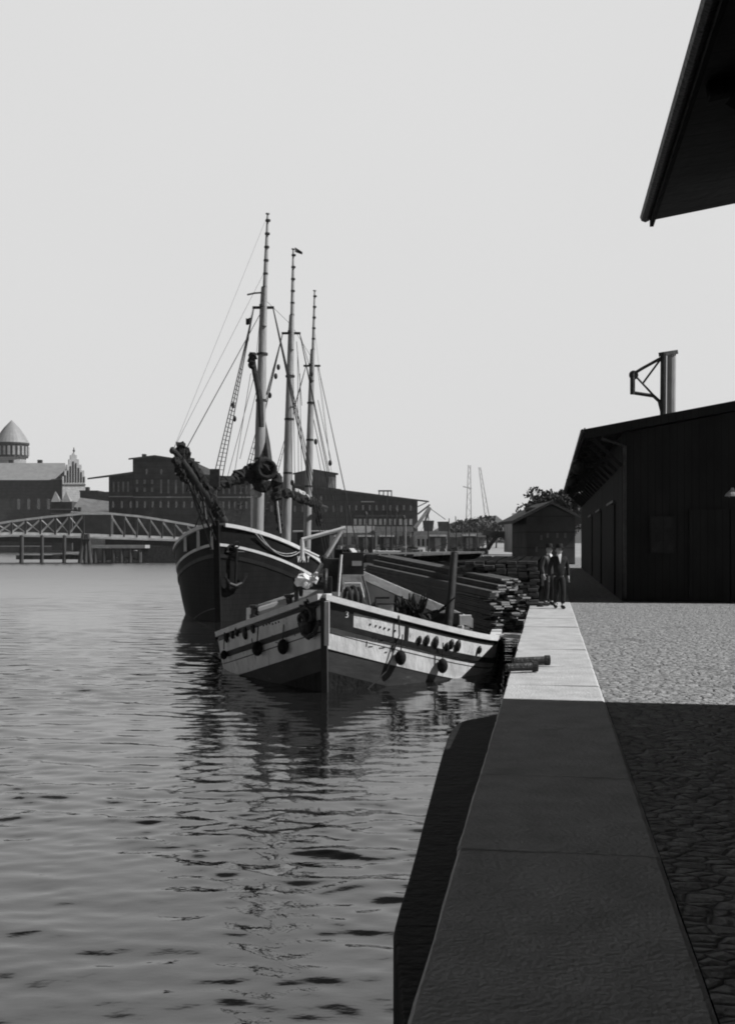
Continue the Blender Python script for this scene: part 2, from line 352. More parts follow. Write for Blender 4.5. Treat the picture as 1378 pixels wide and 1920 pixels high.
# ------------------------------------------------------------------ quayside sheds on the right
def shed(name, s_near, s_far, wall_t, eave_t, eave_z, ridge_t, ridge_z, label, doors):
    root = thing(name, Q(ridge_t, s_near), label, 'warehouse')
    far_t = 2*ridge_t-wall_t
    wz = eave_z-.05+(ridge_z-eave_z)*(wall_t-eave_t)/(ridge_t-eave_t)-.25
    b = MB(); b.prism([Q(wall_t, s_near+.6, 0), Q(far_t, s_near+.6, 0), Q(far_t, s_near+.6, wz), Q(ridge_t, s_near+.6, ridge_z-.3), Q(wall_t, s_near+.6, wz)], qd*(s_far-s_near-1.2))
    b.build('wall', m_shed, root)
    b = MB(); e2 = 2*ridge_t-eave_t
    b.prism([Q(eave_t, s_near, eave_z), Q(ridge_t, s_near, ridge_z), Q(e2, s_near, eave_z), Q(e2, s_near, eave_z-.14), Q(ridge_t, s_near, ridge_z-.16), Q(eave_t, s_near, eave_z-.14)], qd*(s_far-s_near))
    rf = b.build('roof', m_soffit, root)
    b = MB(); b.hexa([Q(eave_t-.05, s_near-.02, eave_z-.22), Q(eave_t-.005, s_near-.02, eave_z-.22), Q(eave_t-.005, s_far, eave_z-.22), Q(eave_t-.05, s_far, eave_z-.22), Q(eave_t-.05, s_near-.02, eave_z+.03), Q(eave_t-.005, s_near-.02, eave_z+.03), Q(eave_t-.005, s_far, eave_z+.03), Q(eave_t-.05, s_far, eave_z+.03)])
    b.build('fascia', m_shed, rf)
    b = MB()
    b.tube([Q(eave_t-.10, s_near-.05, eave_z-.07), Q(eave_t-.10, s_far, eave_z-.10)], .065, 8); b.build('gutter', m_iron, rf)
    sl_ = (ridge_z-eave_z)/(ridge_t-eave_t)
    b = MB(); b.beam(Q(eave_t-.02, s_near-.045, eave_z-.16), Q(ridge_t, s_near-.045, ridge_z-.18), .05, .26); b.build('bargeboard', m_shed, rf)
    s = s_near+.5; n = 0
    while s < s_far-2.2 and n < 40:               # eave brackets carrying the overhang
        b = MB(); zt = eave_z-.20+sl_*.1
        b.beam(Q(eave_t+.08, s, zt), Q(wall_t, s, zt+sl_*(wall_t-eave_t)), .12, .16)
        b.beam(Q(wall_t-.02, s, zt-.95), Q(eave_t+.25, s, zt-.10), .10, .11)
        b.build('bracket', m_shed, root); s += 2.6; n += 1
    for s1, wd, hg in doors:
        b = MB(); b.hexa([Q(wall_t-.06, s1, .05), Q(wall_t-.003, s1, .05), Q(wall_t-.003, s1+wd, .05), Q(wall_t-.06, s1+wd, .05), Q(wall_t-.06, s1, hg), Q(wall_t-.003, s1, hg), Q(wall_t-.003, s1+wd, hg), Q(wall_t-.06, s1+wd, hg)])
        d = b.build('door', m_shed, root)
        b = MB(); b.beam(Q(wall_t-.09, s1-.3, hg+.08), Q(wall_t-.09, s1+wd+.9, hg+.08), .05, .08); b.build('door_rail', m_iron, d)
    return root
# corner of the near eave at P(1200,375,13.1), of the second at P(1090,805,34)
def q_ts(v):
    d = Vector((v.x+.56, v.y, 0)); return d.dot(qn), d.dot(qd)
c1 = P(1226, 390, 13.15); t1, s1 = q_ts(c1)
c2 = P(1098, 804, 34.2); t2, s2 = q_ts(c2)
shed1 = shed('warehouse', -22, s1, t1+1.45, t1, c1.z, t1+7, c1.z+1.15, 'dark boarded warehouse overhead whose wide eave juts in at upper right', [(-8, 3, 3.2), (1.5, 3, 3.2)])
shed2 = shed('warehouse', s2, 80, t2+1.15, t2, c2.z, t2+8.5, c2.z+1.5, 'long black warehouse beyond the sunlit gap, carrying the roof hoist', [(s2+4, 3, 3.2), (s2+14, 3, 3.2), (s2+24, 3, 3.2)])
# gable of the second shed: boarded double door, lamp over it, rain pipe at the corner
b = MB()
gy = s2+.55
for k in range(2): b.hexa([Q(t2+3.2+k*1.25, gy-.06, .05), Q(t2+4.4+k*1.25, gy-.06, .05), Q(t2+4.4+k*1.25, gy+.04, .05), Q(t2+3.2+k*1.25, gy+.04, .05), Q(t2+3.2+k*1.25, gy-.06, 2.9), Q(t2+4.4+k*1.25, gy-.06, 2.9), Q(t2+4.4+k*1.25, gy+.04, 2.9), Q(t2+3.2+k*1.25, gy+.04, 2.9)])
b.build('door', m_shed, shed2)
for tt in (t2+2.0, t2+6.6):
    b = MB(); b.hexa([Q(tt, gy-.05, 1.5), Q(tt+.8, gy-.05, 1.5), Q(tt+.8, gy+.04, 1.5), Q(tt, gy+.04, 1.5), Q(tt, gy-.05, 2.7), Q(tt+.8, gy-.05, 2.7), Q(tt+.8, gy+.04, 2.7), Q(tt, gy+.04, 2.7)])
    f = b.build('window', m_shed, shed2)
    for i in range(2):
        for j in range(3):
            b = MB(); b.hexa([Q(tt+.05+i*.36, gy-.06, 1.56+j*.38), Q(tt+.38+i*.36, gy-.06, 1.56+j*.38), Q(tt+.38+i*.36, gy-.051, 1.56+j*.38), Q(tt+.05+i*.36, gy-.051, 1.56+j*.38), Q(tt+.05+i*.36, gy-.06, 1.90+j*.38), Q(tt+.38+i*.36, gy-.06, 1.90+j*.38), Q(tt+.38+i*.36, gy-.051, 1.90+j*.38), Q(tt+.05+i*.36, gy-.051, 1.90+j*.38)])
            b.build('pane', m_glass, f)
b = MB(); b.tube([Q(t2+1.22, gy-.08, .1), Q(t2+1.22, gy-.08, 4.9), Q(t2+.5, gy-.25, 5.15)], .06, 8); b.build('drainpipe', m_iron, shed2)
b = MB(); b.tube([Q(t2+4.4, gy-.02, 3.3), Q(t2+4.4, gy-.6, 3.5)], .025, 6); b.lathe(Q(t2+4.4, gy-.62, 3.28), [(.24, 0), (.20, .08), (.06, .2), (.04, .26)], 12); b.build('wall_lamp', m_steelp, shed2)
# long fire-damaged eave clutter: vents on the eave side
for s_ in (s2+8.5, s2+19):
    b = MB(); b.ball(Q(t2-.02, s_, c2.z-.62), .30); b.tube([Q(t2-.02, s_, c2.z-.62), Q(t2+1.2, s_, c2.z-.55)], .05, 6); b.build('eave_lantern', m_iron, shed2)

# roof hoist on the second shed
HYd = 36.5
hb = P(1250, 772, HYd)
root = thing('roof_hoist', hb, 'iron wall hoist with short trussed jib on the black warehouse roof', 'crane')
b = MB(); b.tube([P(1243, 778, HYd), P(1244, 662, HYd)], .10, 10); b.build('post', m_iron, root)
b = MB(); b.tube([P(1258, 778, HYd+.5), P(1259, 664, HYd+.5)], .15, 10); b.build('post', m_steelp, root)
b = MB(); b.beam(P(1240, 664, HYd), P(1266, 660, HYd+.5), .22, .14); b.build('cap_beam', m_iron, root)
b = MB(); b.tube([P(1186, 736, HYd), P(1225, 742, HYd), P(1236, 752, HYd), P(1241, 772, HYd)], .06, 6); b.build('lower_arm', m_iron, root)
b = MB(); b.tube([P(1187, 701, HYd), P(1205, 690, HYd), P(1245, 668, HYd)], .055, 6); b.build('upper_arm', m_iron, root)
b = MB(); b.tube([P(1186, 698, HYd), P(1186, 739, HYd)], .085, 8); b.build('head_post', m_iron, root)
for a_, c_ in (((1190, 703), (1228, 744)), ((1204, 720), (1238, 674))):
    b = MB(); b.tube([P(a_[0], a_[1], HYd), P(c_[0], c_[1], HYd)], .035, 6); b.build('brace', m_iron, root)
b = MB(); b.torus(P(1188, 703, HYd), .11, .05, (0, 1, 0), 14, 6); b.build('pulley', m_iron, root)

# small gabled customs house beyond, with chimney
def house(name, px0, px1, y_e, y_r, Y, depth, label, mw=m_brick, mr=m_roofdk, ov=1.5, cat='house', base=0.0, wins=None, chim=None, wy=None):
    a_, c_ = P(px0, y_e, Y), P(px1, y_e, Y); zr = P(0, y_r, Y).z
    root = thing(name, ((a_.x+c_.x)/2, Y+depth/2, base), label, cat)
    mx = (a_.x+c_.x)/2
    b = MB(); b.prism([(a_.x, Y, base), (c_.x, Y, base), (c_.x, Y, a_.z-.02), (mx, Y, zr-.12), (a_.x, Y, a_.z-.02)], (0, depth, 0)); b.build('wall', mw, root)
    b = MB(); sl_ = (zr-a_.z)/(c_.x-mx)
    for sg, ex in ((-1, a_.x), (1, c_.x)):
        ex2 = ex+sg*ov; ez = a_.z-sl_*ov
        b.hexa([(ex2, Y-.5, ez), (mx, Y-.5, zr), (mx, Y+depth+.5, zr), (ex2, Y+depth+.5, ez), (ex2, Y-.5, ez+.25), (mx, Y-.5, zr+.25), (mx, Y+depth+.5, zr+.25), (ex2, Y+depth+.5, ez+.25)])
    rf = b.build('roof', mr, root)
    if chim:
        b = MB(); q = P(chim[0], chim[1], Y+2); b.box((q.x, Y+2, q.z-1.2), (.8, .8, 2.4)); b.box((q.x, Y+2, q.z+.05), (1.0, 1.0, .2)); b.build('chimney', mw, rf)
    for (wx, wyy, ww, wh) in (wins or []):
        b = MB(); b.pxbox(wx-ww/2, wyy-wh/2, wx+ww/2, wyy+wh/2, Y-.06, .055); f = b.build('window', m_glassl, root)
    return root
house('customs_house', 987, 1078, 968, 945, 90, 9, 'small dark gabled house with a chimney at the end of the black warehouse', ov=1.2, wins=[(1015, 1008, 4, 9), (1027, 1004, 4, 9), (1045, 1004, 4, 9), (1060, 1004, 4, 9), (1006, 1030, 4, 10)], chim=(995, 955))

# ------------------------------------------------------------------ trees
def tree(px, py_base, py_top, Y, spread, label, m, n=900, group=None, seed=1, leaf=.22, z0=0.0):
    r = random.Random(seed); a_ = P(px, py_base, Y); a_.z = z0; H = P(px, py_top, Y).z-z0
    root = thing('tree', a_, label, 'tree', group)
    b = MB(); top = a_+Vector((.1*H*(r.random()-.5), 0, H*.62))
    b.tube([a_, a_+Vector((.02*H, 0, H*.25)), top], [.035*H, .025*H, .010*H], 8)
    tips = []
    for i in range(9):
        an = i*2.4+r.random(); f = .28+.4*i/9; st = a_+Vector((.02*H, 0, H*f)); e = st+Vector((math.cos(an)*spread*.75, math.sin(an)*spread*.75, H*(.16+.2*r.random())))
        b.tube([st, (st+e)/2+Vector((0, 0, -.02*H)), e], [.014*H, .009*H, .003*H], 5); tips.append(e)
    b.build('trunk', m_bark, root)
    b = MB(); cl = []
    for e in tips+[top+Vector((0, 0, H*.2)), top+Vector((spread*.3, 0, H*.12)), top+Vector((-spread*.3, 0, H*.08))]:
        for k in range(3): cl.append((e+Vector((r.gauss(0, .22)*spread, r.gauss(0, .22)*spread, r.gauss(0, .06)*H)), spread*(.16+.2*r.random())))
    for i in range(n):
        c_, q = r.choice(cl); d = Vector((r.gauss(0, 1), r.gauss(0, 1), r.gauss(0, .8))).normalized()*q*(.55+.5*r.random()); pnt = c_+d
        pnt.z = min(pnt.z, z0+H*1.02)
        u = Vector((r.gauss(0, 1), r.gauss(0, 1), r.gauss(0, 1))).normalized(); v = u.orthogonal().normalized()*leaf*(.6+.8*r.random()); u2 = u.cross(v).normalized()*leaf*(.5+.5*r.random())
        b.face([pnt-v-u2*.4, pnt+v*.2-u2, pnt+v+u2*.3, pnt-v*.1+u2])
    b.build('crown', m, root)
    return root
tree(1046, 1050, 918, 112, 3.0, 'tall leafy tree rising behind the dark gabled house roof', m_leaf, 4200, 'trees at the end of the quay', 3, .17)
tree(1058, 1050, 916, 106, 1.3, 'leafy tree overhanging the far eave of the black warehouse', m_leaf, 3000, 'trees at the end of the quay', 5, .17)
tree(1020, 1050, 940, 116, 2.8, 'shorter leafy tree beside the chimney of the dark gabled house', m_leaf, 3600, 'trees at the end of the quay', 7, .17)
# ================================================================== far shore, left: bridge, power house, granaries
# swing bridge
BY = 186.0
root = thing('swing_bridge', P(182, 1050, BY), 'pale trussed swing bridge across the harbour mouth at left', 'bridge')
topc = [(-60, 990), (0, 981), (25, 977), (90, 969), (157, 963), (207, 963), (260, 968), (304, 975), (350, 983), (400, 993)]
botc = [(-60, 1004), (0, 1001), (25, 1000), (157, 1003), (207, 1005), (304, 1008), (350, 1010), (400, 1012)]
def interp(pl, x):
    for (x0, y0), (x1, y1) in zip(pl, pl[1:]):
        if x0 <= x <= x1: return y0+(y1-y0)*(x-x0)/(x1-x0)
    return pl[-1][1]
xs = [-30, -4, 22, 48, 76, 104, 130, 157, 207, 233, 257, 281, 304, 327, 350, 372]
for side, dY in ((0, 0), (1, 4.5)):
    for nm, pl, hh in (('top_chord', topc, .36), ('bottom_chord', botc, .5)):
        b = MB()
        for (x0, y0), (x1, y1) in zip(pl, pl[1:]): b.beam(P(x0, y0, BY+dY), P(x1, y1, BY+dY), .35, hh)
        b.build(nm, m_bridge, root)
    for i, x in enumerate(xs):
        b = MB(); b.beam(P(x, interp(topc, x)+2, BY+dY-.03), P(x, interp(botc, x)+1, BY+dY-.03), .28, .36, Vector((0, 1, 0))); b.build('post', m_steeld, root)
        if i+1 < len(xs) and x != 157:
            x2 = xs[i+1]; l_, r_ = (x2, x) if x2 <= 157 else (x, x2)
            b = MB(); b.beam(P(l_, interp(topc, l_)+3, BY+dY+.2), P(r_, interp(botc, r_)-2, BY+dY+.2), .22, .38, Vector((0, 1, 0)))
            b.build('brace', m_bridge, root)
            if side == 0 and i < 7:
                b = MB(); b.beam(P(l_, interp(botc, l_)-2, BY+dY+.45), P(r_, interp(topc, r_)+3, BY+dY+.45), .14, .22, Vector((0, 1, 0))); b.build('brace', m_bridge, root)
b = MB(); b.pxbox(157, 964, 207, 1004, BY+1.2, 2.2); b.build('turning_tower', m_steeld, root)
b = MB()
for (x0, y0), (x1, y1) in zip(botc, botc[1:]): b.hexa([P(x0, y0+6, BY-.6), P(x1, y1+6, BY-.6), P(x1, y1+6, BY-.6)+Vector((0, 6, 0)), P(x0, y0+6, BY-.6)+Vector((0, 6, 0)), P(x0, y0+2, BY-.6), P(x1, y1+2, BY-.6), P(x1, y1+2, BY-.6)+Vector((0, 6, 0)), P(x0, y0+2, BY-.6)+Vector((0, 6, 0))])
b.build('deck', m_bridge, root)
b = MB()
for (x0, y0), (x1, y1) in zip(botc, botc[1:]): b.beam(P(x0, y0+11, BY+2.5), P(x1, y1+11, BY+2.5), 2.5, .8)
b.build('girder', m_steeld, root)
b = MB(); b.pxbox(168, 1005, 196, 1052, BY+.5, 5); b.build('pier', m_render, root)
b = MB(); b.pxbox(196, 1012, 268, 1023, BY+1, 4); b.build('turntable', m_steeld, root)

# mooring piles and jetty before the bridge
G = 'mooring piles in front of the bridge'
for i, (x, wd, lab) in enumerate(((40, 8, 'thick weathered mooring pile nearest the left edge, before the bridge'), (78, 7, 'lone mooring pile under the middle of the bridge left arm'), (120, 7, 'lone mooring pile just left of the pile cluster'))):
    b = MB(); b.tube([P(x, 1066, BY-6), P(x+1, 1006, BY-6)], [wd*.045, wd*.04], 9); b.lathe(P(x+1, 1006, BY-6), [(wd*.046, 0), (wd*.046, .12), (.05, .35)], 9)
    tag(b.build('mooring_pile', m_pile), lab, 'pile', G)
root = thing('pile_dolphin', P(160, 1053, BY-6), 'cluster of three leaning piles bound together beside the bridge pier', 'dolphin')
for x0, x1 in ((149, 157), (160, 161), (170, 164)):
    b = MB(); b.tube([P(x0, 1064, BY-6+(x0-160)*.03), P(x1, 1001, BY-6)], .38, 9); b.build('pile', m_pile, root)
b = MB(); b.tube([P(153, 1012, BY-6.4), P(168, 1012, BY-6.4)], .16, 6); b.build('binding', m_iron, root)
root = thing('jetty', P(218, 1053, BY-4), 'low timber jetty on short piles under the bridge right arm', 'jetty')
b = MB(); b.hexa([P(168, 1028, BY-5), P(272, 1028, BY-5), P(272, 1028, BY-5)+Vector((0, 4, 0)), P(168, 1028, BY-5)+Vector((0, 4, 0)), P(168, 1022, BY-5), P(272, 1022, BY-5), P(272, 1022, BY-5)+Vector((0, 4, 0)), P(168, 1022, BY-5)+Vector((0, 4, 0))]); b.build('deck', mat('bleached_jetty_boards', .35, .9, .3, .6), root)
for x in (179, 195, 213, 228, 245, 262):
    b = MB(); b.tube([P(x, 1064, BY-4.6), P(x, 1027, BY-4.6)], .36, 8); b.build('pile', m_pile, root)
b = MB(); b.pxbox(30, 1041, 168, 1049, BY-5.5, .5); tag(b.build('floating_boom', m_pile), 'low dark timber boom floating between the mooring piles', 'boom')
b = MB(); b.pxbox(264, 1024, 345, 1064, BY-1, 20); tag(b.build('bridge_abutment', m_wallq), 'dark stone abutment carrying the bridge right end behind the schooner', 'abutment')

def windows(root, Y, x0, x1, n, y0, y1, wd, m=m_glass, tops=False):
    for i in range(n):
        x = x0+(x1-x0)*i/max(1, n-1)
        b = MB(); b.pxbox(x-wd/2, y0, x+wd/2, y1, Y-.12, .11)
        if tops: q = P(x, y0, Y-.12); b.box((q.x, Y-.08, q.z+.12), ((wd+1)*Y/F, .16, .25))
        b.build('window', m, root)

# power house with stepped gable
PY = 452.0
root = thing('power_house', P(70, 1034, PY), 'dark brick power house with pale roof and stepped gable at far left', 'building')
b = MB(); b.pxbox(-120, 899, 119, 1034, PY, 30); b.build('wall', m_brick, root)
b = MB(); b.hexa([P(-125, 900, PY-1), P(128, 900, PY-1), P(128, 900, PY+32), P(-125, 900, PY+32), P(-125, 868, PY+11), P(122, 868, PY+11), P(122, 868, PY+19), P(-125, 868, PY+19)]); b.build('roof', m_zinc, root)
for x in (74, 20):
    b = MB(); b.pxbox(x-4, 862, x+4, 872, PY+12, 1.6); b.build('roof_vent', m_roofdk, root)
GY = PY-8
st = [(117, 1030), (117, 893), (121, 893), (121, 882), (125, 882), (125, 871), (129, 871), (129, 861), (132, 861), (132, 853), (135, 853), (138, 848), (141, 853), (144, 853), (144, 861), (148, 861), (148, 871), (153, 871), (153, 882), (158, 882), (158, 893), (160, 893), (160, 1030)]
gq = lambda x, dy=0.0: GY+(x-117)*.20+dy
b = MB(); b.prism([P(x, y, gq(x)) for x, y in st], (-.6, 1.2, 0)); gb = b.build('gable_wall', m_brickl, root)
b = MB(); b.prism([P(119, 1030, gq(119, 1.4)), P(158, 1030, gq(158, 1.4)), P(158, 897, gq(158, 1.4)), P(138.5, 862, gq(138.5, 1.4)), P(119, 897, gq(119, 1.4))], (-6, 22, 0)); b.build('gable_wing', m_slate, root)
for i, x in enumerate(range(122, 158, 5)):
    tp = (896-int(34*(1-abs(x-138.5)/20)))
    b = MB(); b.pxbox(x-1.1, tp, x+1.1, 904, gq(x)-.45, .6); b.build('blind_arch', m_brick, gb)
b = MB(); b.beam(P(117, 909, gq(117)-.2), P(160, 909, gq(160)-.2), .5, .5); b.build('string_course', m_brick, gb)
b = MB(); b.tube([P(138.5, 850, gq(138, .5)), P(138.5, 839, gq(138, .5))], .22, 6); b.ball(P(138.5, 845, gq(138, .5)), .5); b.build('finial', m_steeld, gb)
windows(root, PY, 35, 110, 5, 935, 955, 6)
# round tower behind
root = thing('brick_tower', P(22, 1034, PY+40), 'round light brick tower with arcaded top and conical roof at left edge', 'tower')
q = P(22, 1034, PY+40); k_ = (PY+40)/F
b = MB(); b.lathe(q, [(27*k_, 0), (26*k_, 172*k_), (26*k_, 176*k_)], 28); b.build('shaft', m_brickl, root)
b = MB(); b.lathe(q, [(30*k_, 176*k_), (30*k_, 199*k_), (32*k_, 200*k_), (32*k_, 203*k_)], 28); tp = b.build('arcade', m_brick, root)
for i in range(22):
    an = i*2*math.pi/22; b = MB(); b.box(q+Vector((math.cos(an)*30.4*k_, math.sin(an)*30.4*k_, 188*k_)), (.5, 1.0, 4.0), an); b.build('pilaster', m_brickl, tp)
b = MB(); b.lathe(q, [(32.5*k_, 203*k_), (25*k_, 216*k_), (14*k_, 232*k_), (3*k_, 244*k_), (1*k_, 246*k_)], 28); b.build('roof', m_zinc, root)
# turreted gatehouse, low hipped roof
root = thing('bridge_gatehouse', P(117, 1030, 330), 'dark little gatehouse with twin white pyramid roofs behind the bridge', 'gatehouse')
b = MB(); b.pxbox(97, 940, 135, 1032, 330, 7); b.build('wall', m_brick, root)
for x in (104, 124):
    b = MB(); w_ = 8.5; a0 = [P(x-w_, 941, 329.6), P(x+w_, 941, 329.6), P(x+w_, 941, 329.6)+Vector((0, 2.6, 0)), P(x-w_, 941, 329.6)+Vector((0, 2.6, 0))]; ap = P(x, 921, 331)
    e_ = Vector((.05, 0, 0)); f_ = Vector((0, .05, 0)); b.hexa(a0+[ap-e_-f_, ap+e_-f_, ap+e_+f_, ap-e_+f_]); b.build('pyramid_roof', m_zinc, root)
b = MB(); b.pxbox(95.5, 954, 136.5, 956, 329.7, .28); b.pxbox(95.5, 962, 136.5, 963.5, 329.7, .28); b.build('cornice', m_slate, root)
root = thing('low_hall', P(220, 1030, 300), 'low hall with a pale hipped roof between gable and granary', 'building')
b = MB(); b.pxbox(137, 958, 285, 1034, 300, 22); b.build('wall', m_brick, root)
b = MB(); b.hexa([P(132, 961, 298), P(294, 968, 298), P(294, 968, 324), P(132, 961, 324), P(150, 933, 308), P(214, 941, 308), P(214, 941, 314), P(150, 933, 314)]); b.build('roof', m_slate, root)
b = MB(); b.pxbox(138, 951, 143, 960, 299, 1); b.pxbox(146, 951, 151, 960, 299, 1); b.build('chimney', m_brick, root)
root = thing('distant_shed', P(175, 1030, 380), 'low dark shed seen through the gap beside the stepped gable', 'shed')
b = MB(); b.pxbox(150, 922, 210, 1033, 380, 12); b.build('wall', m_brick, root)
b = MB(); b.pxbox(149, 919.5, 184, 922, 379.5, 13); b.pxbox(184, 927, 211, 929, 379.5, 13); b.build('roof', m_roofdk, root)
b = MB(); b.pxbox(160, 913, 166, 920, 382, 2); b.build('chimney', m_brick, root)

# the first granary
WY = 236.0
root = thing('granary', P(290, 1034, WY), 'tall dark brick granary with overhanging flat roofs behind the bowsprit', 'warehouse')
def pwall(name, pts_, Y, dep, m, root):
    b = MB(); b.prism([P(x, y, Y) for x, y in pts_], (0, dep, 0)); return b.build(name, m, root)
pwall('wing', [(204, 1033), (249, 1033), (249, 888.5), (204, 893.5)], WY, 30, m_brick, root)
pwall('tower_block', [(249, 1033), (368, 1033), (368, 867.5), (290, 856.5), (249, 861)], WY+.4, 30, m_brick, root)
pwall('wing', [(368, 1033), (470, 1033), (470, 900), (368, 891.5)], WY, 30, m_brick, root)
b = MB(); b.hexa([P(164, 899, WY-3), P(250, 889, WY-3), P(250, 889, WY+34), P(164, 899, WY+34), P(164, 896, WY-3), P(250, 884, WY-3), P(250, 884, WY+34), P(164, 896, WY+34)]); b.build('roof', m_roofdk, root)
b = MB(); b.hexa([P(241, 862, WY-3), P(290, 857, WY-3), P(290, 857, WY+33), P(241, 862, WY+33), P(241, 859, WY-3), P(290, 853, WY-3), P(290, 853, WY+33), P(241, 859, WY+33)])
b.hexa([P(290, 857, WY-3), P(375, 869, WY-3), P(375, 869, WY+33), P(290, 857, WY+33), P(290, 853, WY-3), P(375, 866, WY-3), P(375, 866, WY+33), P(290, 853, WY+33)]); b.build('roof', m_roofdk, root)
b = MB(); b.hexa([P(366, 892, WY-2), P(474, 901, WY-2), P(474, 901, WY+33), P(366, 892, WY+33), P(366, 888, WY-2), P(474, 896, WY-2), P(474, 896, WY+33), P(366, 888, WY+33)]); b.build('roof', m_roofdk, root)
b = MB(); b.pxbox(266, 851, 273, 856, WY+4, 1.2); b.build('chimney', m_brick, root)
windows(root, WY, 213, 240, 4, 903, 922, 3.2, m_glassl)
windows(root, WY+.4, 257, 285, 3, 899, 907, 4, m_glassl); windows(root, WY+.4, 257, 285, 3, 914, 922, 4, m_glassl)
windows(root, WY+.4, 275, 357, 4, 879, 889, 4, m_glass); windows(root, WY+.4, 302, 357, 5, 899, 925, 3.2, m_glassl)
windows(root, WY+.4, 257, 360, 8, 940, 952, 4, m_glass); windows(root, WY, 212, 245, 3, 940, 952, 4, m_glass)
windows(root, WY, 376, 462, 9, 910, 926, 3.2, m_glassl); windows(root, WY, 376, 462, 9, 940, 954, 3.6, m_glass)
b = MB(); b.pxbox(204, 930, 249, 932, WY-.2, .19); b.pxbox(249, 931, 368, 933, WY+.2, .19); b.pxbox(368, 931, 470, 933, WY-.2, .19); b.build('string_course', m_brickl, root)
# the second granary, with penthouse
WY2 = 252.0
root = thing('granary', P(640, 1034, WY2), 'long dark brick granary with a penthouse block behind the masts', 'warehouse')
pwall('wall', [(470.5, 1033), (640, 1033), (640, 920.5), (470.5, 899.7)], WY2, 26, m_brick, root)
b = MB(); b.hexa([P(640, 1033, WY2), P(783, 1033, WY2), P(783, 1033, WY2+26), P(640, 1033, WY2+26), P(640, 921, WY2), P(783, 939, WY2), P(783, 939, WY2+26), P(640, 921, WY2+26)]); b.build('wall', m_brick, root)
b = MB(); b.prism([P(x, y, WY2+2) for x, y in ((552, 916), (612, 916), (612, 886.5), (585, 882.5), (552, 889))], (0, 16, 0)); b.hexa([P(612, 916, WY2+2), P(630, 920, WY2+2), P(630, 920, WY2+18), P(612, 916, WY2+18), P(612, 886.5, WY2+2), P(630, 890, WY2+2), P(630, 890, WY2+18), P(612, 886.5, WY2+18)]); b.build('penthouse', mat('grey_penthouse_boards', .12, .8, .25, .5, lines=(0, .8, .1, .08)), root)
b = MB(); b.hexa([P(549, 890, WY2+1), P(585, 883, WY2+1), P(585, 883, WY2+19), P(549, 890, WY2+19), P(549, 887, WY2+1), P(585, 879, WY2+1), P(585, 879, WY2+19), P(549, 887, WY2+19)])
b.hexa([P(585, 883, WY2+1), P(634, 891, WY2+1), P(634, 891, WY2+19), P(585, 883, WY2+19), P(585, 879, WY2+1), P(634, 887, WY2+1), P(634, 887, WY2+19), P(585, 879, WY2+19)]); b.build('roof', m_roofdk, root)
b = MB(); b.pxbox(616, 894, 628, 915, WY2+1.9, .095); b.build('pale_panel', m_render, root)
b = MB(); b.hexa([P(468, 900, WY2-2), P(640, 921, WY2-2), P(640, 921, WY2+28), P(468, 900, WY2+28), P(468, 896, WY2-2), P(640, 917, WY2-2), P(640, 917, WY2+28), P(468, 896, WY2+28)])
b.hexa([P(640, 922, WY2-2), P(804, 942, WY2-2), P(804, 942, WY2+28), P(640, 922, WY2+28), P(640, 918, WY2-2), P(804, 939, WY2-2), P(804, 939, WY2+28), P(640, 918, WY2+28)]); b.build('roof', m_roofdk, root)
b = MB()
for x in (711, 719, 727, 734): b.pxbox(x-1, 920, x+1, 930, WY2+3, .4)
b.pxbox(709, 919, 735, 921.5, WY2+2.9, .6); b.build('roof_railing', m_steeld, root)
b = MB(); b.pxbox(677, 939.5, 702, 941.5, WY2-.4, .38); b.build('awning', m_render, root)
b = MB(); b.pxbox(664, 965, 755, 968, WY2-3, 2.9); b.build('loading_gallery', m_roofdk, root)
windows(root, WY2, 666, 770, 12, 973, 984, 5.2, m_render)
windows(root, WY2, 655, 770, 10, 947, 957, 4, m_glass); windows(root, WY2, 490, 540, 5, 915, 928, 4, m_glassl); windows(root, WY2, 480, 640, 12, 948, 960, 4, m_glassl)
windows(root, WY2, 564, 602, 4, 930, 938, 4, m_glass)
b = MB(); b.tube([P(783, 950, WY2+1), P(800, 942, WY2+1)], .12, 5); b.tube([P(783, 964, WY2+1), P(806, 946, WY2+1)], .2, 5); b.build('roof_strut', m_steeld, root)

# quay sheds, houses in front of the long granary
def simple_shed(x0, x1, ye, yr, yb, Y, dep, label, mw, mr, name='quay_shed', nw=0, mwin=m_glass):
    root = thing(name, P((x0+x1)/2, yb, Y), label, 'shed')
    b = MB(); b.pxbox(x0, ye, x1, yb, Y, dep); b.build('wall', mw, root)
    b = MB(); b.hexa([P(x0-3, ye+1, Y-.8), P(x1+3, ye+1, Y-.8), P(x1+3, ye+1, Y+dep+.8), P(x0-3, ye+1, Y+dep+.8), P(x0-2, yr, Y+dep*.4), P(x1+2, yr, Y+dep*.4), P(x1+2, yr, Y+dep*.6), P(x0-2, yr, Y+dep*.6)]); b.build('roof', mr, root)
    if nw: windows(root, Y, x0+7, x1-7, nw, ye+(yb-ye)*.25, ye+(yb-ye)*.7, (x1-x0)/nw*.45, mwin)
    return root
simple_shed(640, 700, 998, 986, 1031, 205, 9, 'pale quay shed with dark doorways left of the lamp posts', m_render, m_slate, nw=4)
simple_shed(704, 772, 996, 987, 1032, 198, 9, 'pale rendered quay shed below the loading gallery', m_render, m_roofdk, nw=5)
simple_shed(778, 842, 1003, 996, 1033, 190, 8, 'long open quay shed with dark roof below the coal gantry', m_render, m_roofdk, nw=7)
simple_shed(846, 908, 1006, 999, 1034, 176, 8, 'low dark roofed shed right of the coal gantry', mat('drab_boards', .12, .9, .3, .7), m_roofdk, nw=5, mwin=m_glassl)
simple_shed(962, 990, 972, 962, 1036, 150, 10, 'grey walled shed beside the dark gabled house', m_render, m_slate, nw=0)
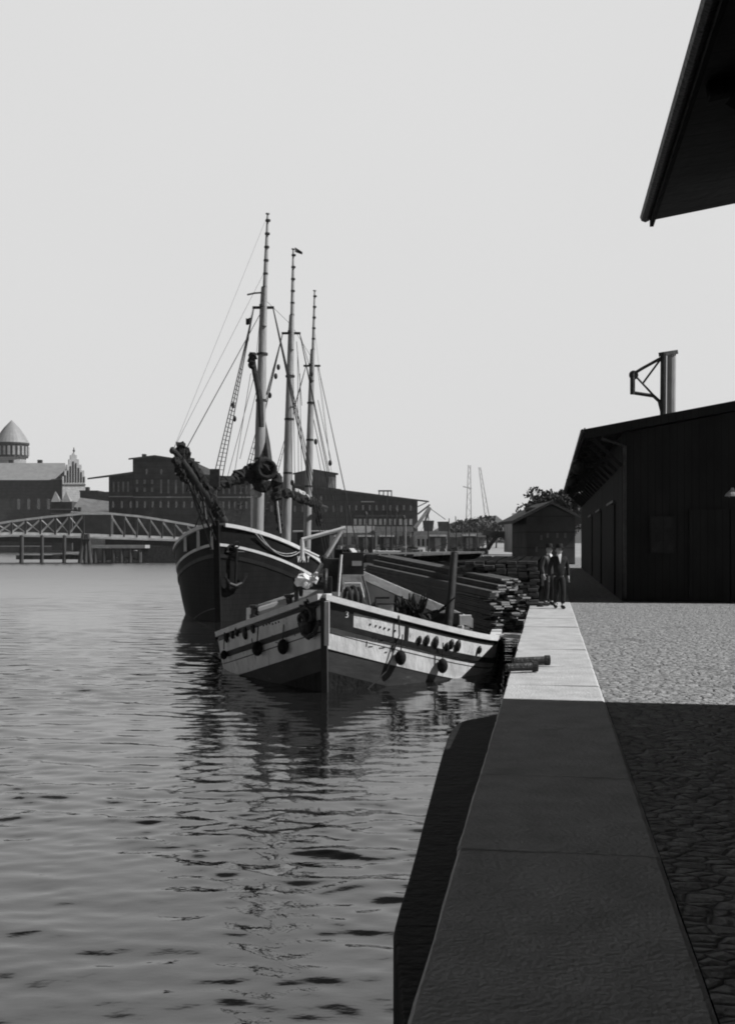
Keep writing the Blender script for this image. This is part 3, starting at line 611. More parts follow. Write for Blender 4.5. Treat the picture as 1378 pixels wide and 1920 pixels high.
simple_shed(596, 640, 1000, 994, 1031, 208, 8, 'low quay shed half hidden by the schooner stern', m_render, m_roofdk, nw=3)
# coal gantry
root = thing('coal_gantry', P(815, 1036, 215), 'dark coal gantry with two hoppers and a slanting conveyor', 'gantry')
for x0, x1, yt, yb in ((792, 814, 976, 1000), (820, 842, 978, 1000)):
    b = MB(); b.hexa([P(x0+3, yb, 215), P(x1-3, yb, 215), P(x1-3, yb, 220), P(x0+3, yb, 220), P(x0, yt, 214), P(x1, yt, 214), P(x1, yt, 221), P(x0, yt, 221)]); b.build('hopper', m_steeld, root)
b = MB(); b.beam(P(766, 1000, 217), P(845, 1000, 217), 1, .9); b.build('beam', m_steeld, root)
for x in (768, 788, 815, 842):
    b = MB(); b.tube([P(x, 1036, 217), P(x, 1000, 217)], .22, 6); b.build('leg', m_steeld, root)
b = MB(); b.beam(P(778, 990, 216), P(806, 951, 216), .8, .7); b.build('conveyor', m_steelp, root)
b = MB(); b.tube([P(788, 978, 216), P(804, 956, 216)], .2, 5); b.tube([P(797, 976, 216), P(806, 955, 216)], .2, 5); b.tube([P(806, 953, 216), P(835, 974, 216)], .07, 5); b.build('stay', m_steeld, root)
# far lattice cranes
def lattice(name, pts_, Y, wd, label):
    root = thing(name, P(pts_[0][0], pts_[0][1], Y), label, 'crane', None)
    b = MB(); a_, c_ = P(*pts_[0], Y), P(*pts_[1], Y); n = 14
    for sx in (-1, 1):
        for sy in (-1, 1): b.tube([a_+Vector((sx*wd, sy*wd, 0)), c_+Vector((sx*wd*.35, sy*wd*.35, 0))], wd*.10, 4)
    for i in range(n):
        u0, u1 = a_.lerp(c_, i/n), a_.lerp(c_, (i+1)/n); w0, w1 = wd*(1-.65*i/n), wd*(1-.65*(i+1)/n); sg = 1 if i % 2 else -1
        b.tube([u0+Vector((sg*w0, -w0, 0)), u1+Vector((-sg*w1, -w1, 0))], wd*.08, 4)
    b.build('mast', m_steelp, root)
    return root
r_ = lattice('lattice_crane', ((878, 1010), (880, 872)), 560, 1.5, 'faint far lattice crane mast, upright one of two')
b = MB(); b.tube([P(868, 912, 560), P(884, 916, 560)], .25, 5); b.build('jib', m_steelp, r_)
lattice('lattice_crane', ((918, 1000), (899, 876)), 590, 1.3, 'faint far lattice crane jib leaning left, right of the upright one')
# lamp posts and poles on the far quay
for i, (x, yt, lab) in enumerate(((686, 968, 'thin pole in front of the pale shed with dark doorways'), (743, 962, 'tall thin pole in front of the rendered shed'), (757, 975, 'shorter pole beside the tall thin pole'), (867, 985, 'thin pole left of the far trees'), (895, 990, 'thin pole among the far trees'))):
    b = MB(); b.tube([P(x, 1034, 172), P(x, yt, 172)], [.14, .09], 6); b.lathe(P(x, yt, 172), [(.1, 0), (.3, .3), (.26, .6), (.05, .8)], 8)
    tag(b.build('harbour_pole', m_steeld), 'dark '+lab, 'pole', 'poles along the far quay')
# small iron arch bridge and mooring clutter at the far right basin end
root = thing('arched_gate', P(937, 1036, 160), 'dark arched iron footbridge by the grey walled shed', 'footbridge')
b = MB(); n = 14
for i in range(n):
    f0, f1 = i/n, (i+1)/n
    b.beam(P(914+46*f0, 1030-26*math.sin(math.pi*f0), 160), P(914+46*f1, 1030-26*math.sin(math.pi*f1), 160), 1.6, .5)
b.build('arch', m_steeld, root)
b = MB(); b.beam(P(905, 999, 160), P(968, 1003, 160), 1.8, .7); b.build('deck', m_steeld, root)
for x in (914, 925, 937, 949, 960):
    b = MB(); b.tube([P(x, 1030-26*math.sin(math.pi*max(0, min(1, (x-914)/46))), 160), P(x, 1001, 160)], .16, 5); b.build('hanger', m_steeld, root)
G = 'far trees behind the quay sheds'
for i, (x, yt, Y, sp, lab) in enumerate(((858, 982, 330, 5, 'pale far tree right of the coal gantry'), (885, 970, 300, 5.5, 'broad dark far tree below the upright lattice crane'), (905, 984, 340, 5, 'round far tree just right of the broad dark one'), (930, 982, 310, 5.5, 'far tree above the arched footbridge'), (955, 986, 320, 4.5, 'small far tree left of the grey walled shed'), (868, 988, 260, 3.5, 'low bushy tree behind the low dark roofed shed'))):
    tree(x, 1040, yt, Y, sp, lab, m_leafl, 900, G, 20+i, .5)
# little craft moored at the far quay
def small_boat(px, py, Y, L, label, mh, cabin=True, ang=0.2):
    o_ = P(px, py, Y); o_.z = WZ; d = Vector((math.cos(ang), math.sin(ang), 0)); n_ = Vector((-d.y, d.x, 0))
    root = thing('small_boat', o_, label, 'boat', 'small craft at the far quay')
    rows = []
    for i in range(11):
        u = -1+i*.2; bb = L*.16*(1-abs(u)**2.5)+.04; sh = 1.0+.5*u*u
        c_ = o_+d*u*L/2
        rows.append([c_+n_*bb+Vector((0, 0, sh)), c_+n_*bb*.8+Vector((0, 0, -.2)), c_-n_*bb*.8+Vector((0, 0, -.2)), c_-n_*bb+Vector((0, 0, sh)), c_+Vector((0, 0, sh-.25))])
    b = MB(); b.grid(rows, True); b.build('hull', mh, root)
    if cabin:
        b = MB(); b.box(o_-d*L*.12+Vector((0, 0, 1.5)), (L*.3, L*.2, 1.3), ang); b.box(o_-d*L*.12+Vector((0, 0, 2.2)), (L*.34, L*.24, .1), ang); b.build('cabin', m_white, root)
        b = MB(); b.tube([o_+d*L*.15+Vector((0, 0, .8)), o_+d*L*.15+Vector((0, 0, 6))], .07, 6); b.build('mast', m_wood, root)
    return root
small_boat(665, 1060, 150, 11, 'dark workboat with white cabin at the far quay', m_hullblk)
small_boat(742, 1062, 145, 9, 'white motor boat at the far quay, right of the dark workboat', m_white)
small_boat(830, 1064, 128, 9, 'open dark lighter at the far quay below the coal gantry', m_hullblk, False)

# goods wagons and clutter on the far quay
G = 'goods wagons on the far quay'
for i, (x0, x1, Y, lab) in enumerate(((596, 634, 190, 'dark goods wagon on the far quay, partly behind the schooner deck'), (672, 700, 184, 'dark goods wagon before the pale shed with dark doorways'), (712, 738, 182, 'dark goods wagon before the rendered shed'), (806, 836, 170, 'dark goods wagon below the coal gantry hoppers'), (868, 892, 158, 'dark goods wagon before the low dark roofed shed'))):
    root = thing('goods_wagon', P((x0+x1)/2, 1036, Y), lab, 'wagon', G); zb = P(0, 1036, Y).z
    yt = HY-(2.9-EYE)*F/Y
    b = MB(); a_ = P(x0, 0, Y).x; c_ = P(x1, 0, Y).x; b.box(((a_+c_)/2, Y+1.3, 1.7), (c_-a_, 2.6, 1.9)); b.build('body', m_steeld if i % 2 else m_wooddk, root)
    b = MB(); b.hexa([(a_-.1, Y-.1, 2.65), (c_+.1, Y-.1, 2.65), (c_+.1, Y+2.7, 2.65), (a_-.1, Y+2.7, 2.65), (a_-.1, Y+.6, 2.95), (c_+.1, Y+.6, 2.95), (c_+.1, Y+2.0, 2.95), (a_-.1, Y+2.0, 2.95)]); b.build('roof', m_slate, root)
    b = MB(); b.box(((a_+c_)/2, Y-.03, 1.65), (.9, .05, 1.6)); b.build('door', m_slate, root)
    for k in (.22, .78):
        b = MB(); b.lathe((a_+(c_-a_)*k, Y+.3, .42), [(.44, -.08), (.44, .08)], 14, Matrix.Rotation(R(90), 3, 'X')); b.build('wheel', m_steeld, root)
G = 'stacked crates on the far quay'
r = random.Random(77)
for i in range(26):
    x = r.choice((645, 660, 752, 765, 780, 845, 858, 900))+r.uniform(-7, 7); Y = r.uniform(150, 172); w_ = r.uniform(.7, 1.3); h_ = r.uniform(.6, 1.3); q = P(x, 0, Y); q.z = 0
    b = MB(); b.box((q.x, q.y, h_/2), (w_, w_, h_), r.uniform(0, .6)); b.box((q.x, q.y, h_+.02), (w_*1.04, w_*1.04, .05), r.uniform(0, .6))
    tag(b.build('cargo_crate', (m_render, m_wooddk, m_plank, m_steeld)[i % 4]), 'small wooden crate among the cargo piles on the far quay', 'crate', G)
G = 'bare masts of far fishing boats'
for i, (x, yt, Y) in enumerate(((652, 940, 150), (698, 948, 148), (722, 935, 150), (736, 950, 146), (803, 962, 130), (838, 972, 128), (858, 968, 130), (880, 978, 128))):
    o_ = P(x, 0, Y); o_.z = WZ
    root = thing('fishing_boat', o_, 'small dark fishing boat with a bare mast lying at the far quay', 'boat', G); rows = []
    for k in range(9):
        u = -1+k*.25; bb = 1.0*(1-abs(u)**2.4)+.05; c_ = o_+Vector((u*2.8, .6*u, 0)); rows.append([c_+Vector((0, bb, .9+.35*u*u)), c_+Vector((0, bb*.7, -.2)), c_+Vector((0, -bb*.7, -.2)), c_+Vector((0, -bb, .9+.35*u*u)), c_+Vector((0, 0, .75))])
    b = MB(); b.grid(rows, True); b.build('hull', m_hullblk, root)
    tpz = P(x, yt, Y).z
    b = MB(); b.tube([o_+Vector((0, 0, .5)), Vector((o_.x+.25*(i % 3-1), Y, tpz))], [.10, .05], 6); b.build('mast', m_wooddk, root)
    b = MB(); b.tube([o_+Vector((.1, 0, 2.6)), o_+Vector((2.4, .3, 3.3))], .05, 5); b.tube([Vector((o_.x, Y, tpz-.4)), o_+Vector((-2.6, -.5, 1.2))], .02, 4); b.tube([Vector((o_.x, Y, tpz-.4)), o_+Vector((2.6, .5, 1.2))], .02, 4); b.build('boom', m_wooddk, root)
# ================================================================== hulls
def proj(v): return CX+F*v.x/v.y, HY-(v.z-EYE)/v.y*F
class Hull:
    def __init__(s, stem, th, bf, zf, zb, fw, rk, L):
        s.o = Vector((stem[0], stem[1], 0)); s.a = Vector((math.sin(th), math.cos(th), 0)); s.n = Vector((math.cos(th), -math.sin(th), 0))
        s.bf, s.zf, s.zb, s.fw, s.rk, s.L = bf, zf, zb, fw, rk, L
    def at(s, q, t, z): return s.o+s.a*q+s.n*t+Vector((0, 0, z))
    def pt(s, q, side, z, e=0.0):
        zr = s.zf(q); u = (zr-z)/(zr-s.zb); bb = s.bf(q)*(1-(1-s.fw(q))*max(0, u)**1.5)
        q2 = q+s.rk*u*max(0, 1-q/3.0)
        return s.at(q2-e*max(0, 1-q/1.5), side*(bb+e), z)
    def stations(s, q0=0.0, q1=None, n=44):
        q1 = s.L if q1 is None else q1
        return [q0+(q1-q0)*(i/n)**1.6 for i in range(n+1)]
    def shell(s, m, parent):
        b = MB(); rows = []
        for q in s.stations():
            zr = s.zf(q); lv = [zr+(s.zb-zr)*k/12 for k in range(13)]
            rows.append([s.pt(q, 1, z) for z in lv]+[s.pt(q, -1, z) for z in lv[::-1]])
        b.grid(rows)
        bmesh.ops.remove_doubles(b.bm, verts=b.bm.verts, dist=.002)
        last = [f for f in rows[-1]]; b.face(last)
        return b.build('hull', m, parent, smooth=True)
    def band(s, name, m, parent, d0, d1, e, q0=0.0, q1=None, sides=(1, -1), inner=0.0, bevel=0):
        o = None; b = MB()
        for sd_ in sides:
            rows = []
            for q in s.stations(q0, q1, 36):
                zr = s.zf(q); rows.append([s.pt(q, sd_, zr-d0, e), s.pt(q, sd_, zr-d1, e), s.pt(q, sd_, zr-d1, -.02-inner), s.pt(q, sd_, zr-d0, -.02-inner)])
            g = b.grid(rows, True); b.bm.faces.new(g[0]); b.bm.faces.new(g[-1][::-1])
        return b.build(name, m, parent)
    def deck(s, m, parent, drop, q0=.5):
        b = MB(); rows = []
        for q in s.stations(q0):
            z = s.zf(q)-drop; rows.append([s.pt(q, -1, z, -.03)*(1-k/6)+s.pt(q, 1, z, -.03)*(k/6) for k in range(7)])
        b.grid(rows); return b.build('deck', m, parent)
    def find(s, side, px, py):
        best = None
        for i in range(300):
            q = s.L*.6*(i/300)**1.5
            for j in range(60):
                z = s.zf(q)-j*.04; v = s.pt(q, side, z); x, y = proj(v); d = (x-px)**2+(y-py)**2+q*.6
                if best is None or d < best[0]: best = (d, q, z)
        q, z = best[1], best[2]; v = s.pt(q, side, z)
        tx = (s.pt(q+.1, side, z)-v).normalized(); up = (s.pt(q, side, z+.1)-v).normalized()
        nn = tx.cross(up); nn = nn if nn.dot(s.n*side) > 0 else -nn
        return v, nn.normalized(), tx*side, up

# ------------------------------------------------------------------ the schooner
def sb(q):
    v = 3.4*(1-(1-min(q/7.5, 1))**2.6)
    if q > 22: v *= 1-.35*((q-22)/9.0)**2
    return v
def sz(q): return 2.62-2.2*(1-math.exp(-(q/5.3)**1.45))+(.9*((q-18)/13)**2 if q > 18 else 0)
SH = Hull((-6.5, 46.9), R(6), sb, sz, -2.4, lambda q: .55+.42*min(1, q/9), .5, 31)
sch = thing('schooner', SH.at(0, 0, WZ), 'three masted schooner with black hull, pale rail and raised bowsprit, moored bow on', 'ship')
hull = SH.shell(m_hullblk, sch)
SH.band('rail_cap', m_white, hull, -.09, .07, .10, 0.25, None, inner=.22)
SH.band('sheer_stripe', m_white, hull, .80, .92, .03, 0.0, 31)
SH.band('boot_line', mat('dull_grey_line', .12, .8, .3, 2), hull, 3.60, 3.64, .010, 0.0, 3, (-1,))
SH.band('wale', m_black, hull, 1.25, 1.42, .035, 0.0, 31)
SH.deck(m_deck, sch, .75)
b = MB(); b.beam(SH.pt(0, 1, -2.3, .02), SH.pt(0, 1, 2.8, .02), .24, .26, SH.a); b.build('stem_post', m_hullblk, sch)
# name on the bow
v, nn, tx, up = SH.find(1, 567, 1049)
text_part('name_lettering', 'W A Y', .44, v+nn*.06, tx, up, m_white, hull)
# anchor catted on the right bow, chain and hawse
v, nn, tx, up = SH.find(1, 437, 1062)
b = MB(); c_ = v+nn*.22; tx = tx*.72; up = up*.8
b.tube([c_+up*1.1, c_-up*1.0], .06, 8); b.tube([c_-tx*.75-up*.5, c_-tx*.45-up*.9, c_-up*1.05, c_+tx*.45-up*.9, c_+tx*.75-up*.5], [.05, .08, .1, .08, .05], 8)
b.tube([c_+up*.8-nn*.6*.3-tx*.55, c_+up*.8+tx*.55], .05, 8); b.torus(c_+up*1.2, .14, .03, nn, 14, 6)
for sg in (-1, 1): b.box(c_+tx*sg*.72-up*.5, (.18, .06, .24), .3)
b.build('anchor', m_black, sch)
b = MB(); v2, n2, t2_, u2 = SH.find(1, 432, 1030); b.torus(v2+n2*.05, .17, .06, n2, 18, 6); b.build('hawse_pipe', m_iron, hull)
b = MB(); b.tube([v2+n2*.1, c_+up*1.3], .035, 6); b.build('anchor_chain', m_iron, sch)
b = MB()
for x0, x1, yy, sag in ((470, 548, 1003, 14), (478, 556, 1008, 20)):
    va, vb = SH.find(1, x0, 1000)[0], SH.find(1, x1, 1034)[0]; pts_ = []
    for i in range(9):
        f_ = i/8; pts_.append(va.lerp(vb, f_)+SH.n*.2+Vector((0, 0, -.028*sag*4*f_*(1-f_)))) 
    b.tube(pts_, .022, 5)
b.build('hanging_rope', m_ropel, sch)
for px in (345, 372, 398):
    v, nn, tx, up = SH.find(-1, px, 1000)
    b = MB(); b.beam(v+Vector((0, 0, -.7)), v+Vector((0, 0, .18)), .14, .14); b.build('timberhead', m_white, sch)
# bulwark canvas on the left bow
# bowsprit and jib-boom steeved up
bs0, bs1 = P(418, 978, 48.5), P(338, 862, 42.0)
b = MB(); b.tube([bs0, bs0.lerp(bs1, .5), bs1], [.24, .21, .15], 10); bow = b.build('bowsprit', m_wooddk, sch, smooth=True)
b = MB(); b.tube([bs0.lerp(bs1, .45)+Vector((.1, 0, .28)), P(323, 842, 41.2)], [.13, .10], 8); b.ball(P(324, 845, 41.2), .13); b.build('jib_boom', m_wooddk, bow)
def bundle(name, pts_, r0, r1, m, parent, seed=1, n=26, k=10, lump=.35):
    r = random.Random(seed); b = MB(); L = []
    cum = [0]
    for a_, c_ in zip(pts_, pts_[1:]): cum.append(cum[-1]+(Vector(c_)-Vector(a_)).length)
    for i in range(n+1):
        d = cum[-1]*i/n; j = max(x for x in range(len(cum)-1) if cum[x] <= d+1e-6); f_ = (d-cum[j])/max(1e-6, cum[j+1]-cum[j])
        L.append(Vector(pts_[j]).lerp(Vector(pts_[j+1]), f_)+Vector((r.uniform(-.05, .05), r.uniform(-.05, .05), r.uniform(-.05, .05))))
    rad = [max(.03, (r0+(r1-r0)*i/n)*(1+lump*(r.random()-.6))) for i in range(n+1)]
    rad[0] *= .4; rad[-1] *= .4
    b.tube(L, rad, k)
    for v in b.bm.verts: v.co += Vector((r.gauss(0, .03), r.gauss(0, .03), r.gauss(0, .03)))
    return b.build(name, m, parent)
bundle('furled_jib', [P(352, 838, 42.6), P(346, 858, 42.7), P(372, 893, 44.2), P(392, 930, 46), P(412, 966, 47.6)], .19, .26, m_canvas, bow, 4, 40)
bundle('furled_jib', [P(343, 830, 42.2), P(335, 850, 42.2), P(352, 880, 43.3), P(362, 903, 44)], .18, .14, m_canvas, bow, 6, 24)
bundle('furled_jib', [P(330, 858, 41.6), P(336, 880, 42), P(349, 905, 43)], .16, .10, m_canvas, bow, 7, 24)
for k, (x0, y0, x1, y1) in enumerate(((326, 850, 405, 1012), (330, 856, 392, 990), (340, 868, 400, 1040), (352, 886, 398, 975), (372, 912, 404, 985))):
    b = MB(); b.tube([P(x0, y0, 41.6+k*.5), P(x1, y1, 46.7)], .03, 5); b.build('bobstay', m_rope, bow)
b = MB(); b.tube([P(380, 925, 45.2), P(386, 975, 45.0)], .07, 6); b.build('dolphin_striker', m_wooddk, bow)
r = random.Random(5)
for k in range(9):                                # loose gaskets and footropes hanging under the bowsprit
    f_ = .1+.09*k; a_ = bs0.lerp(bs1, f_); c_ = bs0.lerp(bs1, max(0, f_-.12-.1*r.random()))
    mid = (a_+c_)/2+Vector((r.uniform(-.3, .1), 0, -.5-.7*r.random()))
    b = MB(); b.tube([a_, (a_+mid)/2+Vector((0, 0, -.2)), mid, (c_+mid)/2+Vector((0, 0, -.1)), c_], .028, 5); b.build('footrope', m_rope, bow)
b = MB(); b.box(P(403, 896, 49.5), (.42, .3, .8)); b.tube([P(403, 900, 49.5), P(404, 985, 49.5)], .10, 8); b.build('bow_post', m_wooddk, sch)

# masts
def mast(foot_px, join_px, top_px, Y, dY, r0, name_top=True, tip=None):
    f0 = P(foot_px[0], foot_px[1]+30, Y); j0 = P(*join_px, Y+dY*.65); t0 = P(*top_px, Y+dY)
    b = MB(); b.tube([f0, f0.lerp(j0, .5), j0, j0+(j0-f0).normalized()*1.1], [r0, r0*.92, r0*.66, r0*.5], 12)
    m = b.build('mast', m_wood, sch, smooth=True)
    off = Vector((.06, -.22, 0))
    b = MB(); b.tube([j0-(j0-f0).normalized()*1.0+off, t0.lerp(j0, .5)+off*.6, t0], [r0*.50, r0*.36, r0*.18], 10); b.lathe(t0, [(.05, 0), (.11, .03), (.11, .08), (.03, .1)], 8)
    tm = b.build('topmast', m_wood, m, smooth=True)
    b = MB(); b.beam(j0+Vector((-.55, -.1, 0)), j0+Vector((.55, -.1, 0)), .14, .12); b.beam(j0+Vector((-.1, -.5, .05)), j0+Vector((.1, .4, .05)), .14, .1); b.build('crosstrees', m_wooddk, m)
    nb = 7
    for i in range(nb):
        q = j0.lerp(t0, (i+.5)/nb)+off*.7; b = MB(); b.lathe(q, [(r0*.45, -.05), (r0*.45, .05)], 8); b.build('mast_band', m_iron, tm)
    for zz in (.35, .6, .8):
        q = f0.lerp(j0, zz); b = MB(); b.lathe(q, [(r0*.98, -.06), (r0*.98, .06)], 12); b.build('mast_hoop', m_iron, m)
    return f0, j0, t0, m, tm
f1, j1, tp1, mast1, tm1 = mast((483, 985), (494, 577), (502, 402), 55.6, 1.2, .29)
f2, j2, tp2, mast2, tm2 = mast((536, 1000), (546, 625), (550, 468), 63.4, 1.2, .28)
f3, j3, tp3, mast3, tm3 = mast((575, 1005), (585, 686), (590, 546), 71.0, 1.2, .26)
def line(name, a, c, r=.022, m=m_rope, par=None, sag=0.0):
    b = MB(); a, c = Vector(a), Vector(c)
    b.tube([a.lerp(c, i/6)+Vector((0, 0, -sag*4*(i/6)*(1-i/6))) for i in range(7)] if sag else [a, c], r, 5)
    return b.build(name, m, par or sch)
def block(p_, r=.14, par=None):
    b = MB(); b.ball(p_, r, (.8, .6, 1.35), 10); return b.build('block', m_wooddk, par or sch)
# shrouds with ratlines on the left of the foremast
def shroud_set(top, feet, rat, par, r=.028):
    for f_ in feet: line('shroud', top, f_, r, par=par)
    n = rat
    b = MB()
    for i in range(1, n):
        k = .05+.62*i/n
        a_, c_ = feet[0].lerp(top, k), feet[-1].lerp(top, k); b.tube([a_, c_], .018, 4)
    if n: b.build('ratlines', m_rope, par)
def srail(q, side, dz=0.0): return SH.pt(q, side, sz(q)+dz, .12)
# foremast: the left rigging reads as a lattice ending high above the rail
shroud_set(j1+Vector((-.5, 0, 0)), [P(398, 905, 54), P(406, 905, 55.5), P(415, 905, 57)], 26, mast1)
for px in (398, 407, 416):
    line('lanyard', P(px, 905, 55), srail(7.2+(px-398)*.1, -1), .03, par=mast1); block(P(px, 908, 55), .12, mast1)
shroud_set(j1+Vector((.5, 0, 0)), [srail(9, 1), srail(10.3, 1), srail(11.6, 1)], 0, mast1, .024)
shroud_set(j2+Vector((-.5, 0, 0)), [srail(15, -1), srail(16.3, -1), srail(17.6, -1)], 26, mast2, .024)
shroud_set(j2+Vector((.5, 0, 0)), [srail(17, 1), srail(18.3, 1)], 0, mast2, .024)
shroud_set(j3+Vector((-.4, 0, 0)), [srail(23, -1), srail(24.3, -1)], 20, mast3, .022)
shroud_set(j3+Vector((.4, 0, 0)), [srail(25, 1), srail(26.5, 1)], 0, mast3, .022)
# stays
line('forestay', j1, bs1, .02); line('jib_stay', j1.lerp(tp1, .4), P(324, 845, 41.2), .008); line('topmast_stay', tp1, P(324, 845, 41.2), .006)
line('triatic_stay', j1.lerp(tp1, .1), j2.lerp(tp2, .1), .012); line('triatic_stay', j2.lerp(tp2, .1), j3.lerp(tp3, .1), .012)
line('backstay', j1+Vector((.5, 0, 0)), P(578, 895, 70.5), .035); line('preventer_stay', j2+Vector((-.5, 0, 0)), P(496, 775, 56.2), .030)
line('backstay', j2+Vector((.5, 0, 0)), P(585, 702, 70.8), .02); line('backstay', j3+Vector((.1, 0, -1.4*2.5)), P(614, 905, 77), .026); line('backstay', j3+Vector((.35, 0, 0)), P(622, 890, 80), .014)
line('topping_lift', tp1.lerp(j1, .5), P(480, 672, 55), .012); line('topping_lift', j3.lerp(tp3, .6), P(630, 960, 80), .008)
for a_, c_ in (((478, 700), (425, 900)), ((480, 735), (450, 860)), ((470, 700), (440, 885)), ((550, 700), (553, 920)), ((556, 640), (566, 760)), ((558, 660), (560, 930)), ((545, 760), (548, 915)), ((562, 700), (566, 905)), ((592, 830), (612, 940)), ((596, 750), (622, 870)), ((500, 740), (512, 690)), ((483, 850), (478, 930))):
    line('halyard', P(a_[0], a_[1], 58), P(c_[0], c_[1], 57), .016)
for q in ((440, 785), (437, 760), (465, 882), (592, 828), (619, 868), (517, 705), (506, 741), (472, 680), (584, 700), (583, 712), (522, 688), (548, 905), (549, 930)):
    block(P(q[0], q[1], 57), .12)
# fore gaff, its peak drooping; rigging hung from it
b = MB(); b.tube([P(474, 672, 55.0), P(478, 700, 55.1), P(483, 722, 55.2), P(488, 752, 55.3), P(490, 800, 55.2)], [.12, .14, .15, .16, .14], 8); b.build('gaff', m_wooddk, mast1)
bundle('gaff_tackle', [P(478, 664, 55), P(472, 672, 54.9), P(472, 690, 54.9)], .22, .15, m_canvas, mast1, 12, 8)
b = MB(); b.tube([P(494, 790, 56.4), P(500, 830, 56), P(507, 885, 55)], [.12, .17, .17], 8); b.build('gaff', m_wooddk, mast1)
# brailed sails at the foremast: the roll, its round end, the swag to the left
bundle('furled_foresail', [P(505, 868, 54.2), P(482, 880, 54.6), P(462, 888, 54.4), P(440, 899, 54), P(420, 906, 53.5), P(390, 918, 52.5)], .46, .17, m_canvas, mast1, 21, 40)
bundle('furled_foresail', [P(478, 880, 55.0), P(484, 905, 55.0), P(500, 915, 54.6)], .46, .34, m_canvas, mast1, 22, 18)
b = MB(); b.torus(P(500, 880, 54.0), .42, .12, (.25, -1, .1), 26, 8); b.torus(P(500, 880, 54.15), .36, .10, (.3, -1, .1), 26, 8); b.torus(P(501, 882, 54.2), .20, .07, (.2, -1, .2), 20, 8); b.build('mast_hoop_coil', m_canvas, mast1)
bundle('hanging_sail', [P(520, 888, 55), P(518, 920, 55), P(522, 960, 55), P(526, 1000, 55)], .30, .10, m_canvas, mast1, 23, 24)
line('sheet', P(515, 900, 55), P(526, 1000, 54.5), .05, m_ropel)
bundle('furled_sail', [P(476, 918, 55.1), P(481, 926, 55.0), P(486, 932, 55.1)], .24, .2, mat('pale_canvas', .42, .9, .3, 3, .5, 8), mast1, 25, 8, lump=.2)
# boom and sail of the mainmast
b = MB(); b.tube([P(532, 925, 62.8), P(612, 952, 72)], [.17, .12], 8); b.build('boom', m_wooddk, mast2)
bundle('furled_mainsail', [P(534, 922, 63), P(560, 932, 66), P(582, 940, 68.5), P(600, 947, 70.5)], .30, .26, m_canvas, mast2, 31, 30)
bundle('furled_sail', [P(552, 924, 65.5), P(566, 929, 67), P(580, 935, 68)], .26, .22, MATS['pale_canvas'], mast2, 32, 10, lump=.2)
bundle('furled_mizzen', [P(590, 948, 74), P(600, 965, 78), P(598, 985, 78)], .3, .25, m_canvas, mast3, 33, 14)
# flags
b = MB(); b.grid([[P(461+i*2.4, 596+j*4+1.2*math.sin(i*1.3), 55+.08*math.sin(i*1.7)) for i in range(5)] for j in range(4)]); 
for v in list(b.bm.verts): pass
fl = b.build('signal_flag', m_black, mast1); md = fl.modifiers.new('s', 'SOLIDIFY'); md.thickness = .02
line('flag_halyard', P(470, 592, 55), P(466, 640, 55), .008, par=mast1); line('flag_halyard', j1+Vector((-.55, -.1, 0)), P(470, 594, 55), .008, par=mast1)
b = MB(); b.tube([P(464, 552, 55.5), P(478, 549, 55.7), P(493, 548, 56)], .045, 6); b.build('signal_yard', m_wooddk, tm1)
b = MB(); b.grid([[P(553+i*3.5, 463+i*2.2+j*(4.5-.5*i), 64.6+.1*math.sin(i)) for i in range(5)] for j in range(3)]); fl = b.build('pennant', m_black, tm2); md = fl.modifiers.new('s', 'SOLIDIFY'); md.thickness = .02
# deck houses, boat, clutter
def hbox(name, q, t, d, wd, hh, m, par=sch, bevel=.03, H=SH, drop=.75):
    z = H.zf(q)-drop; b = MB(); M_ = Matrix((H.n, H.a, Vector((0, 0, 1)))).transposed(); b.box(H.at(q, t, z+hh/2), (wd, d, hh), M=M_)
    return b.build(name, m, par, bevel=bevel)
dh = hbox('deckhouse', 12.2, .2, 3.4, 3.0, 1.7, m_white); hbox('roof', 12.2, .2, 3.8, 3.3, .1, m_deck, dh, .02, drop=-.96)
hbox('hatch', 6.2, 0, 2.2, 2.4, .95, m_wooddk); hbox('hatch', 19.5, 0, 3, 2.6, .9, m_wooddk)
wh = hbox('wheelhouse', 27, .2, 2.2, 2.2, 2.4, m_wooddk); hbox('roof', 27, .2, 2.7, 2.7, .1, m_white, wh, .02, drop=-1.66)
b = MB(); M_ = Matrix((SH.a, SH.n, Vector((0, 0, 1)))).transposed()
q0 = SH.at(3.6, 0, sz(3.6)-.25); b.tube([q0-SH.n*1.3, q0-SH.n*.5, q0-SH.n*.45, q0+SH.n*.45, q0+SH.n*.5, q0+SH.n*1.3], [.22, .22, .36, .36, .22, .22], 12)
for sg in (-1, 1): b.box(q0+SH.n*sg*.55+Vector((0, 0, -.05)), (.5, .16, 1.1), M=M_)
b.build('windlass', m_iron, sch)
q0 = SH.at(10, 1.6, sz(10)-.1); b = MB(); rows = []
for i in range(9):
    u = -1+i*.25; bb = .62*(1-abs(u)**2.4)+.02; rows.append([q0+SH.a*u*1.9+SH.n*(bb*math.cos(k*math.pi/6))+Vector((0, 0, .62-.62*(1-abs(u)**4)*math.sin(k*math.pi/6)+.2*u*u)) for k in range(7)])
b.grid(rows); ob = b.build('ship_boat', m_white, sch, smooth=True); md = ob.modifiers.new('s', 'SOLIDIFY'); md.thickness = .03
for k, (q, t, rr) in enumerate(((5, 1.2, .25), (8.6, -1.2, .3), (14.8, 1.4, .28), (15.2, -1.0, .3), (22, 1.2, .3), (9.2, 2.1, .22))):
    b = MB(); b.lathe(SH.at(q, t, sz(q)-.74), [(rr*.8, 0), (rr, .35), (rr, .5), (rr*.8, .9)], 12); b.build('water_cask', m_wooddk if k % 2 else m_render, sch)
